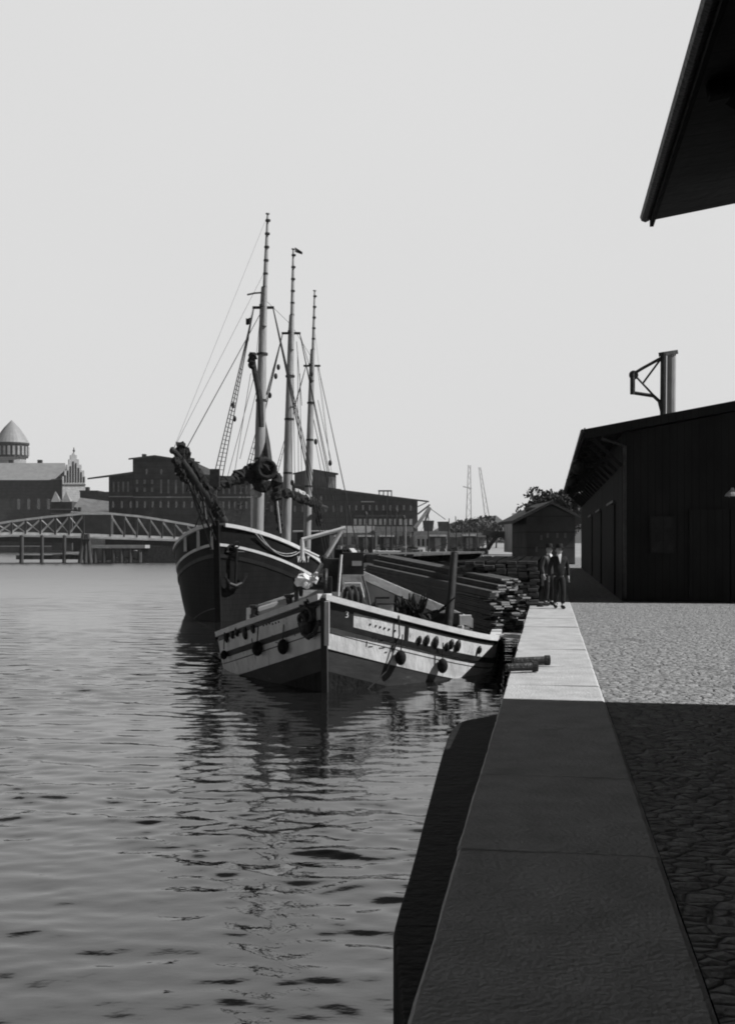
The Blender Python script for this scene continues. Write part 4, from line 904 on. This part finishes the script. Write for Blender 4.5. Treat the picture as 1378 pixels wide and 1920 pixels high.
for k in range(6):
    q = 5+k*1.1; v = SH.pt(q, 1, sz(q)-.02, -.05); bundle('stowed_canvas', [v+Vector((0, 0, .08)), v+SH.a*.6+Vector((0, 0, .14-.12)), v+SH.a*1.0+Vector((0, 0, -.1))], .10, .07, MATS['pale_canvas'], sch, 50+k, 8, 8)

# ------------------------------------------------------------------ the white barge
def bb_(q):
    v = 3.85*(1-(1-min(q/4.9, 1))**1.55)
    if q > 19: v *= 1-.5*((q-19)/4.5)**2
    return v
def bz(q):
    v = .63-1.33*(1-(1-min(q/4.9, 1))**1.55)
    return v+(.5*((q-14)/9)**2 if q > 14 else 0)
BH = Hull((-1.03, 25.2), R(8.2), bb_, bz, -2.3, lambda q: .78+.13*min(1, q/5), .18, 23.5)
bar = thing('barge', BH.at(0, 0, WZ), 'bluff bowed white barge with dark rubbing bands, laden with planks by the quay', 'boat')
bh = BH.shell(m_hullgry, bar)
BH.band('rail_cap', m_white, bh, -.06, .08, .10, 0, None, inner=.16)
BH.band('bulwark_planking', m_whitehull, bh, .19, .54, .014, .0, None)
BH.band('rail_moulding', m_black, bh, .08, .19, .03, 0, None)
BH.band('rubbing_strake', m_black, bh, .54, .67, .075, 0, None)
BH.band('upper_strake', m_whitehull, bh, .67, .80, .022, 0, None)
BH.band('plank_seam', m_black, bh, .80, .825, .016, 0, None)
BH.band('lower_planking', m_whitehull, bh, .825, 1.19, .020, 0, None)
def qat(side, px, d=.35):
    return min((abs(proj(BH.pt(i*.02, side, bz(i*.02)-d))[0]-px), i*.02) for i in range(300))[1]
BH.band('bow_plaque', m_black, bh, .17, .545, .030, qat(1, 617), qat(1, 661), (1,))
BH.band('bow_plaque', m_black, bh, .17, .545, .030, qat(-1, 594), qat(-1, 570), (-1,))
BH.band('bow_plaque', m_black, bh, .10, .545, .034, qat(1, 757), qat(1, 764), (1,))
b = MB(); b.beam(BH.pt(0, 1, -2.2, .03), BH.pt(0, 1, .60, .03), .14, .16, BH.a); st_ = b.build('stem_post', m_hullgry, bar)
b = MB(); b.beam(BH.pt(0, 1, -.50, .10), BH.pt(0, 1, .52, .12), .11, .06, BH.a); b.build('stem_band', m_white, st_)
BH.band('tarred_bottom', m_tar, bh, 1.72, 2.60, .012, 0, None)
BH.deck(m_deck, bar, .52)
v, nn, tx, up = BH.find(1, 648, 1153); text_part('numeral', '3', .22, v+nn*.035, tx, up, m_white, bh)
for side, spots in ((1, ((785, 1201), (799, 1199), (816, 1203), (835, 1211), (845, 1208), (857, 1212), (895, 1219))), (-1, ((405, 1194), (421, 1192), (428, 1194), (438, 1189), (448, 1185), (462, 1188), (477, 1178)))):
    for k, (x, y) in enumerate(spots):
        v, nn, tx, up = BH.find(side, x, y); M_ = Matrix((tx, up, nn)).transposed()
        rr = .07+.015*(k % 3); b = MB(); b.lathe(v+nn*.01, [(rr*.7, 0), (rr, .02), (rr, .05), (rr*.55, .09)], 12, M_@Matrix.Diagonal((.85, 1.6, 1))); b.build('rope_lead', m_black, bh)
for side, (x0, y0), (x1, y1) in ((1, (694, 1170), (739, 1183)), (-1, (495, 1172), (523, 1166))):
    for k in range(6):
        v, nn, tx, up = BH.find(side, x0+(x1-x0)*k/5, y0+(y1-y0)*k/5+(k % 2)); b = MB(); b.lathe(v+nn*.012, [(.026, 0), (.026, .012), (.012, .02)], 8, Matrix((tx, up, nn)).transposed()); b.build('bolt', m_black, bh)
for side, marks in ((1, ((697, 1193, .02, .12), (702, 1194, .02, .12), (709, 1197, .02, .12), (714, 1201, .10, .02), (686, 1206, .02, .13), (693, 1211, .12, .018), (716, 1215, .16, .016), (722, 1222, .07, .016), (735, 1216, .02, .14))), (-1, ((474, 1201, .02, .13), (513, 1196, .02, .12), (518, 1195, .02, .12), (523, 1194, .10, .02), (521, 1206, .14, .018), (555, 1186, .02, .14), (571, 1180, .025, .16)))):
    for x, y, a_, c_ in marks:                    # remains of painted lettering on the strakes
        v, nn, tx, up = BH.find(side, x, y); b = MB(); b.box(v+nn*.022, (a_, c_, .012), M=Matrix((tx, up, nn)).transposed()); b.build('worn_lettering', m_black, bh)
# hanging fenders
for k, (side, x, y, lab) in enumerate(((1, 744, 1231, 'round rope fender hanging on the sunlit white planking, nearer the stem'), (1, 821, 1246, 'round rope fender hanging low on the sunlit white planking, nearer the quay'), (-1, 492, 1216, 'large round rope fender on the shaded side of the white barge bow'), (-1, 540, 1211, 'small round rope fender nearest the stem on the shaded side'), (-1, 430, 1227, 'slim rope fender farthest left on the shaded side of the white barge'))):
    v, nn, tx, up = BH.find(side, x, y); c_ = v+nn*.15
    o_ = thing('rope_fender', c_+Vector((0, 0, -.2)), lab, 'fender', 'rope fenders on the white barge')
    b = MB(); b.ball(c_, .15 if k != 4 else .10, (.9, .9, 1.25), 12); b.build('fender_body', m_tar, o_, smooth=True)
    q = BH.find(side, x+(3 if side > 0 else 1), y-42)[0]+nn*.14
    b = MB(); b.tube([c_+Vector((0, 0, .15)), q], .016, 5); b.build('lanyard', m_rope, o_)
# anchor and cordage at the bow, left of the stem
v, nn, tx, up = BH.find(-1, 588, 1160); c_ = v+nn*.16
b = MB(); b.tube([c_+up*.42-tx*.1, c_-up*.38+tx*.06], .045, 8); b.tube([c_-tx*.36-up*.1, c_-tx*.2-up*.34, c_-up*.42, c_+tx*.22-up*.32, c_+tx*.38-up*.05], [.03, .06, .07, .06, .03], 8); b.tube([c_+up*.3-tx*.3, c_+up*.3+tx*.3], .03, 6)
b.ball(c_-up*.15+nn*.02, .17, (1, .8, 1.1)); b.torus(c_+up*.1+nn*.03, .17, .05, nn, 16, 6); b.torus(c_+nn*.08-tx*.12, .12, .05, nn, 16, 6); b.build('anchor', m_iron, bar)
b = MB(); b.tube([c_+up*.4, BH.pt(.3, -1, .6, .05)], .03, 6); b.build('anchor_chain', m_iron, bar)
b = MB(); v1 = BH.find(1, 738, 1150)[0]; v3 = BH.find(1, 716, 1258)[0]; b.tube([v1+BH.n*.12, BH.find(1, 736, 1190)[0]+BH.n*.16, v3+BH.n*.1, v3+Vector((-.6, -.5, -.6))], .018, 5); b.build('mooring_line', m_rope, bar)
# breakwater of the hold: two sloping boards meeting amidships
def flat_px(name, pts_, Y, dep, m, par): 
    b = MB(); b.prism([P(x, y, Y) for x, y in pts_], (0, dep, 0)); return b.build(name, m, par)
flat_px('hold_front', [(640, 1087), (680, 1088), (830, 1158), (886, 1182), (886, 1215), (640, 1190)], 29.75, .08, mat('grey_painted_boards', .44, .7, .2, 2.2, .2, 10, spots=(1.5, .62, .25)), bar)
flat_px('hold_front', [(640, 1087), (600, 1106), (468, 1155), (468, 1200), (640, 1190)], 30.35, .08, MATS['grey_painted_boards'], bar)
flat_px('capping_board', [(640, 1058), (680, 1071), (840, 1139), (887, 1160), (887, 1178), (834, 1156), (680, 1087), (640, 1074)], 29.62, .26, m_white, bar)
flat_px('capping_board', [(640, 1064), (572, 1105), (464, 1141), (464, 1152), (572, 1119), (640, 1082)], 30.2, .24, m_white, bar)
b = MB(); b.pxbox(462, 1141, 470, 1166, 30.1, .2); b.build('post', m_white, bar)
for x, y in ((477, 1152), (542, 1132)):
    b = MB(); b.lathe(P(x, y+10, 29.9), [(.13, 0), (.13, .12), (.09, .16), (.09, .3), (.14, .34), (.14, .4)], 10); b.build('bollard', m_iron, bar)
b = MB(); b.tube([P(486, 1146, 29.9), P(538, 1130, 29.9)], .12, 8); b.build('roller', m_steelp, bar)
# winch house forward
wh = None
b = MB(); b.pxbox(642, 1036, 682, 1078, 29.0, .5); b.build('winch_housing', m_black, bar)
b = MB(); b.pxbox(641, 1078, 684, 1112, 28.9, .5); b.build('winch_bed', MATS['grey_painted_boards'], bar)
b = MB(); b.pxbox(660, 1052, 678, 1061, 28.96, .035); b.build('notice_board', m_render, bar)
b = MB(); b.tube([P(640, 1040, 28.85), P(637, 1075, 28.8), P(634, 1118, 28.7)], .035, 6); b.build('stanchion', m_white, bar)
b = MB(); b.tube([P(644, 1107, 28.6), P(646, 1094, 28.6), P(676, 1094, 28.6), P(680, 1112, 28.6), P(684, 1128, 28.6)], .022, 6); b.build('hand_rail', m_white, bar)
for x, rr in ((662, .30), (672, .26), (652, .26)):
    b = MB(); b.torus(P(x, 1122, 28.2+(x-662)*.02), rr, .05, (1, .35, 0), 22, 6); b.build('hawser_coil', m_rope, bar)
b = MB(); b.tube([P(680, 1080, 28.8), P(690, 1115, 28.6), P(694, 1138, 28.4)], .03, 6); b.build('strut', m_steeld, bar)
b = MB(); b.pxbox(606, 1048, 640, 1110, 29.3, .6); b.build('winch_frame', m_iron, bar)
q = P(586, 1094, 28.4); b = MB()
b.tube([q+Vector((-.5, 0, 0)), q+Vector((.5, 0, 0))], .17, 12); b.torus(q+Vector((-.3, 0, 0)), .3, .05, (1, 0, 0), 24, 6); b.torus(q+Vector((.35, 0, 0)), .34, .06, (1, 0, 0), 24, 6)
for sx in (-.42, .46): b.box(q+Vector((sx, 0, -.2)), (.08, .5, .75))
b.build('windlass', m_iron, bar)
bundle('canvas_bag', [P(562, 1084, 28.1), P(570, 1088, 28.05), P(580, 1096, 28.1)], .16, .15, m_white, bar, 61, 8, 10, .1)
bundle('canvas_bag', [P(586, 1092, 28), P(590, 1082, 28), P(593, 1076, 28)], .06, .06, m_white, bar, 62, 5, 8, .1)
# white davit
for nm, pts_, rr in (('boom', [(566, 1012), (648, 990)], .055), ('post', [(567, 1011), (567, 1050)], .065), ('brace', [(640, 996), (611, 1044)], .055), ('brace', [(606, 1054), (594, 1075)], .05), ('brace', [(566, 1029), (598, 1044)], .035)):
    b = MB(); b.tube([P(x, y, 29.9) for x, y in pts_], rr, 8); b.build('davit_'+nm, m_white, bar)
b = MB(); b.ball(P(608, 1049, 29.85), .12); b.ball(P(590, 1080, 29.8), .1); b.build('davit_joint', m_iron, bar)
b = MB(); b.tube([P(592, 1076, 29.8), P(618, 1077, 29.8)], .03, 6); b.build('davit_brace', m_white, bar)
# right hand deck fittings
b = MB(); b.pxbox(703, 1133, 738, 1156, 28.2, .5); b.build('skylight_box', m_white, bar)
b = MB(); b.pxbox(700, 1131.5, 741, 1134, 28.15, .6); b.build('skylight_lid', m_black, bar)
b = MB(); b.tube([P(704, 1134, 28.1), P(704, 1121, 28.1), P(730, 1121, 28.1)], .028, 6); b.build('pipe_rail', m_black, bar)
bundle('bollard_rope', [P(697, 1141, 28), P(704, 1141, 28)], .11, .08, m_iron, bar, 64, 4)
b = MB(); r = random.Random(9)
for k in range(70):
    a_ = P(772+r.gauss(0, 14), 1160+r.gauss(0, 4), 28.6+r.uniform(-.2, .3)); b.tube([a_, a_+Vector((r.gauss(0, .22), r.gauss(0, .15), .15+.5*r.random()))], [.05, .02], 5)
b.ball(P(772, 1160, 28.7), .38, (1.4, .8, .7)); b.build('brushwood_fender', m_tar, bar)
b = MB(); b.pxbox(790, 1148, 803, 1185, 29.2, .25); b.build('companion_post', m_steelp, bar)
b = MB(); b.pxbox(803, 1150, 868, 1192, 29.3, .25); b.build('companion_way', m_wooddk, bar)
b = MB(); b.pxbox(862, 1154, 884, 1172, 29.05, .22); b.build('locker', m_white, bar)
b = MB(); b.pxbox(857, 1176, 880, 1192, 29.0, .2); b.lathe(P(864, 1180, 28.9), [(.08, 0), (.08, .1)], 10); b.build('locker', MATS['grey_painted_boards'], bar)
b = MB(); b.tube([P(838, 1198, 29.0), P(846, 1110, 29.3), P(852, 1036, 29.6)], [.125, .115, .10], 10); b.build('mast_stump', m_wooddk, bar, smooth=True)
b = MB(); b.tube([BH.pt(5.0, 1, bz(5)+.05, .0), BH.pt(5.0, 1, bz(5)+.05, 0)+BH.n*.6+Vector((0, -.1, -.02))], .05, 8); b.build('bumpkin', m_white, bar)

# ------------------------------------------------------------------ planks
def plank_mesh(L, wd, th, m, me_=None):
    b = MB(); n = 6
    b.box((0, 0, 0), (wd, L, th)); me = bpy.data.meshes.new('plank'); bmesh.ops.bevel(b.bm, geom=list(b.bm.edges), offset=.006, segments=1, affect='EDGES'); b.bm.to_mesh(me); b.bm.free(); me.materials.append(m)
    if me_:
        me.materials.append(me_)
        for f in me.polygons:
            if abs(f.normal.y) > .5: f.material_index = 1
    return me
def lay(me, c, d, roll, lab, grp):
    o = bpy.data.objects.new('plank', me); C.objects.link(o); d = d.normalized(); x = d.cross(Vector((0, 0, 1))).normalized(); z = x.cross(d)
    M_ = Matrix((x, d, z)).transposed().to_4x4()
    o.matrix_world = Matrix.Translation(c)@M_@Matrix.Rotation(roll, 4, 'Y'); o.matrix_world = Matrix.Translation(c)@M_@Matrix.Rotation(roll, 4, 'Y')
    return tag(o, lab, 'plank', grp)
r = random.Random(31)
near = P(921, 1087, 32.0); far = P(688, 1041, 40.0); d = (far-near); Lp = d.length; dn = d.normalized(); px_ = Vector((-dn.y, dn.x, 0)).normalized()
if px_.x < 0: px_ = -px_
me1 = [plank_mesh(Lp*f_,   .28, .044, m_plank, m_plankend) for f_ in (1.0, .99, 1.01)]
for k in range(30):
    n = 2 if k < 3 else (3 if k < 6 else 4)
    for j in range(n):
        off = (.56 if k < 3 else (.28 if k < 6 else -.02))+j*.29+r.uniform(-.008, .008)
        pull = r.gauss(0, .17)+(.24*math.sin(k*.7+j*1.7) if k > 3 else 0)-.10*min(k, 10)/10
        c_ = near+dn*(Lp/2+pull)+px_*(off+.02)+Vector((0, 0, -.025-k*.0515))
        lay(me1[(k+j) % 3], c_, dn+Vector((r.gauss(0, .002), r.gauss(0, .002), r.gauss(0, .001))), r.gauss(0, .01), 'pale plank in the splayed stack lying aslant on the white barge', 'planks of the pale splayed stack')
me2 = [plank_mesh(12.5*f_, .30, .09, m_plankdk) for f_ in (1.0, .985, 1.01)]
cnt = 0; core = MB()
for k in range(17):
    nj = 8
    for j in range(nj):
        c_ = Q(.24-.15-j*.335+r.uniform(-.015, .015), 34.0/math.cos(QA)+6.3+r.gauss(0, .10), 1.28-k*.108-.05)
        if k < 2 and (j > 6-k*0): continue
        lay(me2[(k+j) % 3], c_, qd+Vector((r.gauss(0, .004), r.gauss(0, .004), r.gauss(0, .0015))), r.gauss(0, .012), 'shade-darkened plank in the high stack along the shaded quay edge', 'planks of the dark high stack')
# tarpaulin-free low heap behind, nearer the schooner
for k in range(4):
    for j in range(7):
        c_ = P(760+j*14, 1040, 50)+Vector((0, .5*k, .05-k*.10)); lay(me2[j % 3], c_, Vector((.35, 1, 0)), r.gauss(0, .03), 'dark plank lying loose on the low heap behind the pale stack', 'planks of the low heap')

# ------------------------------------------------------------------ near quay
def G(px, py, z):
    Y = F*(EYE-z)/(py-HY); return Vector(((px-CX)/F*Y, Y, z))
zf_ = -.62
sp = [(770, 2050), (752, 1900), (747, 1822), (741, 1800), (744, 1780), (737, 1757), (741, 1735), (752, 1695), (766, 1650), (780, 1600), (793, 1548), (806, 1500), (818, 1455), (830, 1412), (839, 1385), (847, 1368), (857, 1357), (872, 1351), (905, 1345), (940, 1338)]
pts_ = [G(x, y, zf_) for x, y in sp]
inner = [Q(.02, pts_[-1].y/math.cos(QA)+.1, zf_), Q(.02, 4.0, zf_)]
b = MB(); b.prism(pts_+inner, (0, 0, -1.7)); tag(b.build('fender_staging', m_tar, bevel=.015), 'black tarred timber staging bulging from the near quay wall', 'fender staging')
for k, (x0, x1, y, lab) in enumerate(((962, 1026, 1238, 'longer dark iron mooring bar reaching over the pale coping'), (950, 1003, 1250, 'shorter dark iron mooring bar reaching over the pale coping, nearer the camera'))):
    a_, c_ = G(x0, y+2, .09), G(x1, y, .09); b = MB(); b.tube([a_, a_.lerp(c_, .9), c_], [.055, .06, .065], 10); b.lathe(c_, [(.075, -.04), (.075, .04)], 12, Matrix.Rotation(R(90), 3, 'Y'))
    tag(b.build('mooring_bar', m_iron), lab, 'mooring bar', 'mooring bars on the coping')
b = MB(); c_ = G(1006, 1132, .1); b.tube([c_+Vector((-.3, 0, 0)), c_+Vector((.35, .02, -.02))], .05, 8); b.lathe(c_+Vector((.1, 0, -.08)), [(.10, 0), (.10, .05)], 10)
tag(b.build('mooring_ring', m_iron), 'small dark mooring fitting on the coping at the far edge of the sunlight', 'mooring fitting')

# ------------------------------------------------------------------ people
def skin_obj(name, chains, m, parent, sub=1):
    me = bpy.data.meshes.new(name); V, E, Rr, roots = [], [], [], []
    idx = {}
    for ch in chains:
        prev = None
        for key, pos, rad in ch:
            if key in idx: i = idx[key]
            else:
                i = len(V); idx[key] = i; V.append(pos); Rr.append(rad)
                if prev is None: roots.append(i)
            if prev is not None: E.append((prev, i))
            prev = i
    me.from_pydata(V, E, []); o = bpy.data.objects.new(name, me); C.objects.link(o)
    o.modifiers.new('skin', 'SKIN'); sm = o.modifiers.new('sub', 'SUBSURF'); sm.levels = sub; sm.render_levels = sub
    sv = me.skin_vertices[0].data
    for i, q in enumerate(Rr): sv[i].radius = (q if isinstance(q, tuple) else (q, q)); sv[i].use_root = i in roots
    bpy.context.view_layer.update()
    m2 = bpy.data.meshes.new_from_object(o.evaluated_get(bpy.context.evaluated_depsgraph_get())); bpy.data.objects.remove(o)
    m2.name = name; m2.materials.clear(); m2.materials.append(m)
    for p_ in m2.polygons: p_.use_smooth = True
    o = bpy.data.objects.new(name, m2); C.objects.link(o); o.parent = parent
    return o
def person(loc, rz, label, J, hat=True, jacket=m_cloth):
    root = thing('person', loc, label, 'person', None); 
    def V(k): return Vector(J[k])
    ch = [[('pel', V('pel'), (.09, .06)), ('belly', V('belly'), (.09, .06)), ('chest', V('chest'), (.12, .08)), ('neck', V('neck'), .055), ('jaw', V('jaw'), .075), ('brow', V('brow'), .098), ('crown', V('crown'), .075)]]
    for sd_ in ('l', 'r'):
        ch.append([('pel', None, 0), ('hip'+sd_, V('hip'+sd_), .055), ('knee'+sd_, V('knee'+sd_), .045), ('ank'+sd_, V('ank'+sd_), .04), ('toe'+sd_, V('toe'+sd_), .035)])
        ch.append([('chest', None, 0), ('sho'+sd_, V('sho'+sd_), .06), ('elb'+sd_, V('elb'+sd_), .043), ('wri'+sd_, V('wri'+sd_), .028), ('palm'+sd_, V('palm'+sd_), (.040, .022))])
        pl, wr = V('palm'+sd_), V('wri'+sd_); fd = (pl-wr).normalized(); sidev = Vector((0, 1, 0)) if abs(fd.y) < .8 else Vector((1, 0, 0)); sidev = (sidev-fd*sidev.dot(fd)).normalized(); curl = fd.cross(sidev)*(1 if sd_ == 'l' else -1)
        for f_, (o_, L_) in enumerate(((-.030, .075), (-.010, .085), (.010, .080), (.029, .062))):
            s_ = pl+sidev*o_; ch.append([(f'f{sd_}{f_}a', s_, .010), (f'f{sd_}{f_}b', s_+fd*L_*.5, .0092), (f'f{sd_}{f_}c', s_+fd*L_*.85+curl*L_*.3, .0078)])
        s_ = wr.lerp(pl, .45)-sidev*.028; ch.append([(f't{sd_}a', s_, .012), (f't{sd_}b', s_-sidev*.025+fd*.035, .010), (f't{sd_}c', s_-sidev*.03+fd*.065+curl*.01, .008)])
    body = skin_obj('body', ch, m_skin, root)
    br = V('brow'); b = MB(); org = Vector(root.location)
    # nose, ears, brows added to the body mesh
    b.bm.from_mesh(body.data)
    b.ball(br+Vector((0, -.105, -.045)), .017, (.8, 1.2, 1.6), 8)
    for sx in (-1, 1): b.ball(br+Vector((sx*.094, .01, -.04)), .022, (.4, .8, 1.4), 8)
    b.bm.to_mesh(body.data); b.bm.free()
    for sx in (-1, 1):
        b = MB(); b.ball(br+Vector((sx*.034, -.090, -.012))+org, .011, (1.2, .7, .8), 8); b.build('eye', m_black, body)
    b = MB(); b.ball(br+Vector((0, -.078, -.095))+org, .02, (1.3, .5, .35), 8); b.build('mouth', m_wooddk, body)
    j = [[('pel', V('pel')+Vector((0, 0, -.14)), (.180, .145)), ('belly', V('belly'), (.165, .13)), ('chest', V('chest'), (.185, .135)), ('neck', V('neck')+Vector((0, .01, -.05)), .075)]]
    for sd_ in ('l', 'r'): j.append([('chest', None, 0), ('sho'+sd_, V('sho'+sd_), .078), ('elb'+sd_, V('elb'+sd_), .060), ('wri'+sd_, V('wri'+sd_).lerp(V('elb'+sd_), .08), .044)])
    skin_obj('jacket', j, jacket, root)
    t = [[('pel', V('pel'), (.155, .12)), ('pel2', V('pel')+Vector((0, 0, -.06)), (.15, .12))]]
    for sd_ in ('l', 'r'): t.append([('pel2', None, 0), ('hip'+sd_, V('hip'+sd_), .105), ('knee'+sd_, V('knee'+sd_), .082), ('ank'+sd_, V('ank'+sd_)+Vector((0, 0, .03)), .074)])
    skin_obj('trousers', t, m_cloth, root)
    for sd_ in ('l', 'r'):
        a_, c_ = V('ank'+sd_)+org, V('toe'+sd_)+org; b = MB(); b.tube([a_+Vector((0, .05, -.035)), a_+Vector((0, 0, -.035)), c_+Vector((0, .03, 0)), c_+Vector((0, -.06, 0))], [.045, .056, .05, .028], 10); b.build('shoe', m_black, root, smooth=True)
    n_ = V('neck')+org; ch_ = V('chest')+org
    b = MB(); b.prism([n_+Vector((-.05, -.085, .0)), n_+Vector((.05, -.085, .0)), ch_+Vector((.0, -.152, -.06))], (0, .03, 0)); b.build('shirt_front', m_shirt, root)
    b = MB(); b.lathe(n_+Vector((0, 0, -.015)), [(.070, 0), (.066, .05)], 14); b.build('collar', m_shirt, root)
    c_ = V('brow')+org
    b = MB(); b.ball(c_+Vector((0, .018, .022)), .108, (.94, 1.05, 1.0), 14); b.build('hair', m_black, body, smooth=True) if not hat else b.bm.free()
    if hat:
        b = MB(); b.lathe(c_+Vector((0, .005, .045)), [(.165, 0), (.165, .012), (.108, .018), (.104, .10), (.085, .125), (.03, .115)], 20); b.build('hat', m_cloth, root, smooth=True)
    for o in root.children_recursive if hasattr(root, 'children_recursive') else []: pass
    root.rotation_euler = (0, 0, rz)
    return root
base = dict(pel=(0, 0, .96), belly=(0, 0, 1.10), chest=(0, .01, 1.32), neck=(0, .0, 1.50), jaw=(0, -.02, 1.575), brow=(0, -.01, 1.65), crown=(0, 0, 1.715),
            hipl=(.09, 0, .90), hipr=(-.09, 0, .90), shol=(.19, .01, 1.40), shor=(-.19, .01, 1.40))
A = dict(base, kneel=(.08, -.16, .50), ankl=(.05, -.18, .10), toel=(.05, -.32, .045), kneer=(-.07, .02, .49), ankr=(-.06, .20, .12), toer=(-.06, .09, .045),
         elbl=(.27, .06, 1.12), wril=(.26, -.04, .88), palml=(.255, -.07, .80), elbr=(-.27, .02, 1.12), wrir=(-.25, .10, .88), palmr=(-.245, .13, .80))
Bp = dict(base, kneel=(.10, -.04, .49), ankl=(.11, .0, .09), toel=(.13, -.14, .045), kneer=(-.10, -.02, .49), ankr=(-.11, .03, .09), toer=(-.13, -.11, .045),
          elbl=(.29, .03, 1.12), wril=(.20, -.16, 1.02), palml=(.13, -.20, 1.02), elbr=(-.28, .03, 1.13), wrir=(-.27, -.05, .89), palmr=(-.265, -.07, .81))
def feet(px, py): q = G(px, py, .016); return q
pa = person(feet(1048, 1141), R(6), 'man in dark suit and hat with white shirt front striding on the sunlit coping', A)
pb = person(feet(1029, 1135), R(38), 'man in dark clothes and hat standing behind the striding man, by the plank stack', Bp, jacket=m_steeld)

# ------------------------------------------------------------------ summer haze over the harbour
hz = bpy.data.materials.new('harbour_haze'); hz.use_nodes = True; t = hz.node_tree; t.nodes.remove(t.nodes['Principled BSDF'])
pv = t.nodes.new('ShaderNodeVolumePrincipled'); pv.inputs['Color'].default_value = (.9, .9, .9, 1); pv.inputs['Density'].default_value = .00012
t.links.new(pv.outputs[0], t.nodes['Material Output'].inputs['Volume'])
b = MB(); b.box((0, 2530, 31), (5200, 5200, 68)); tag(b.build('haze', hz, keep=True), kind='stuff')
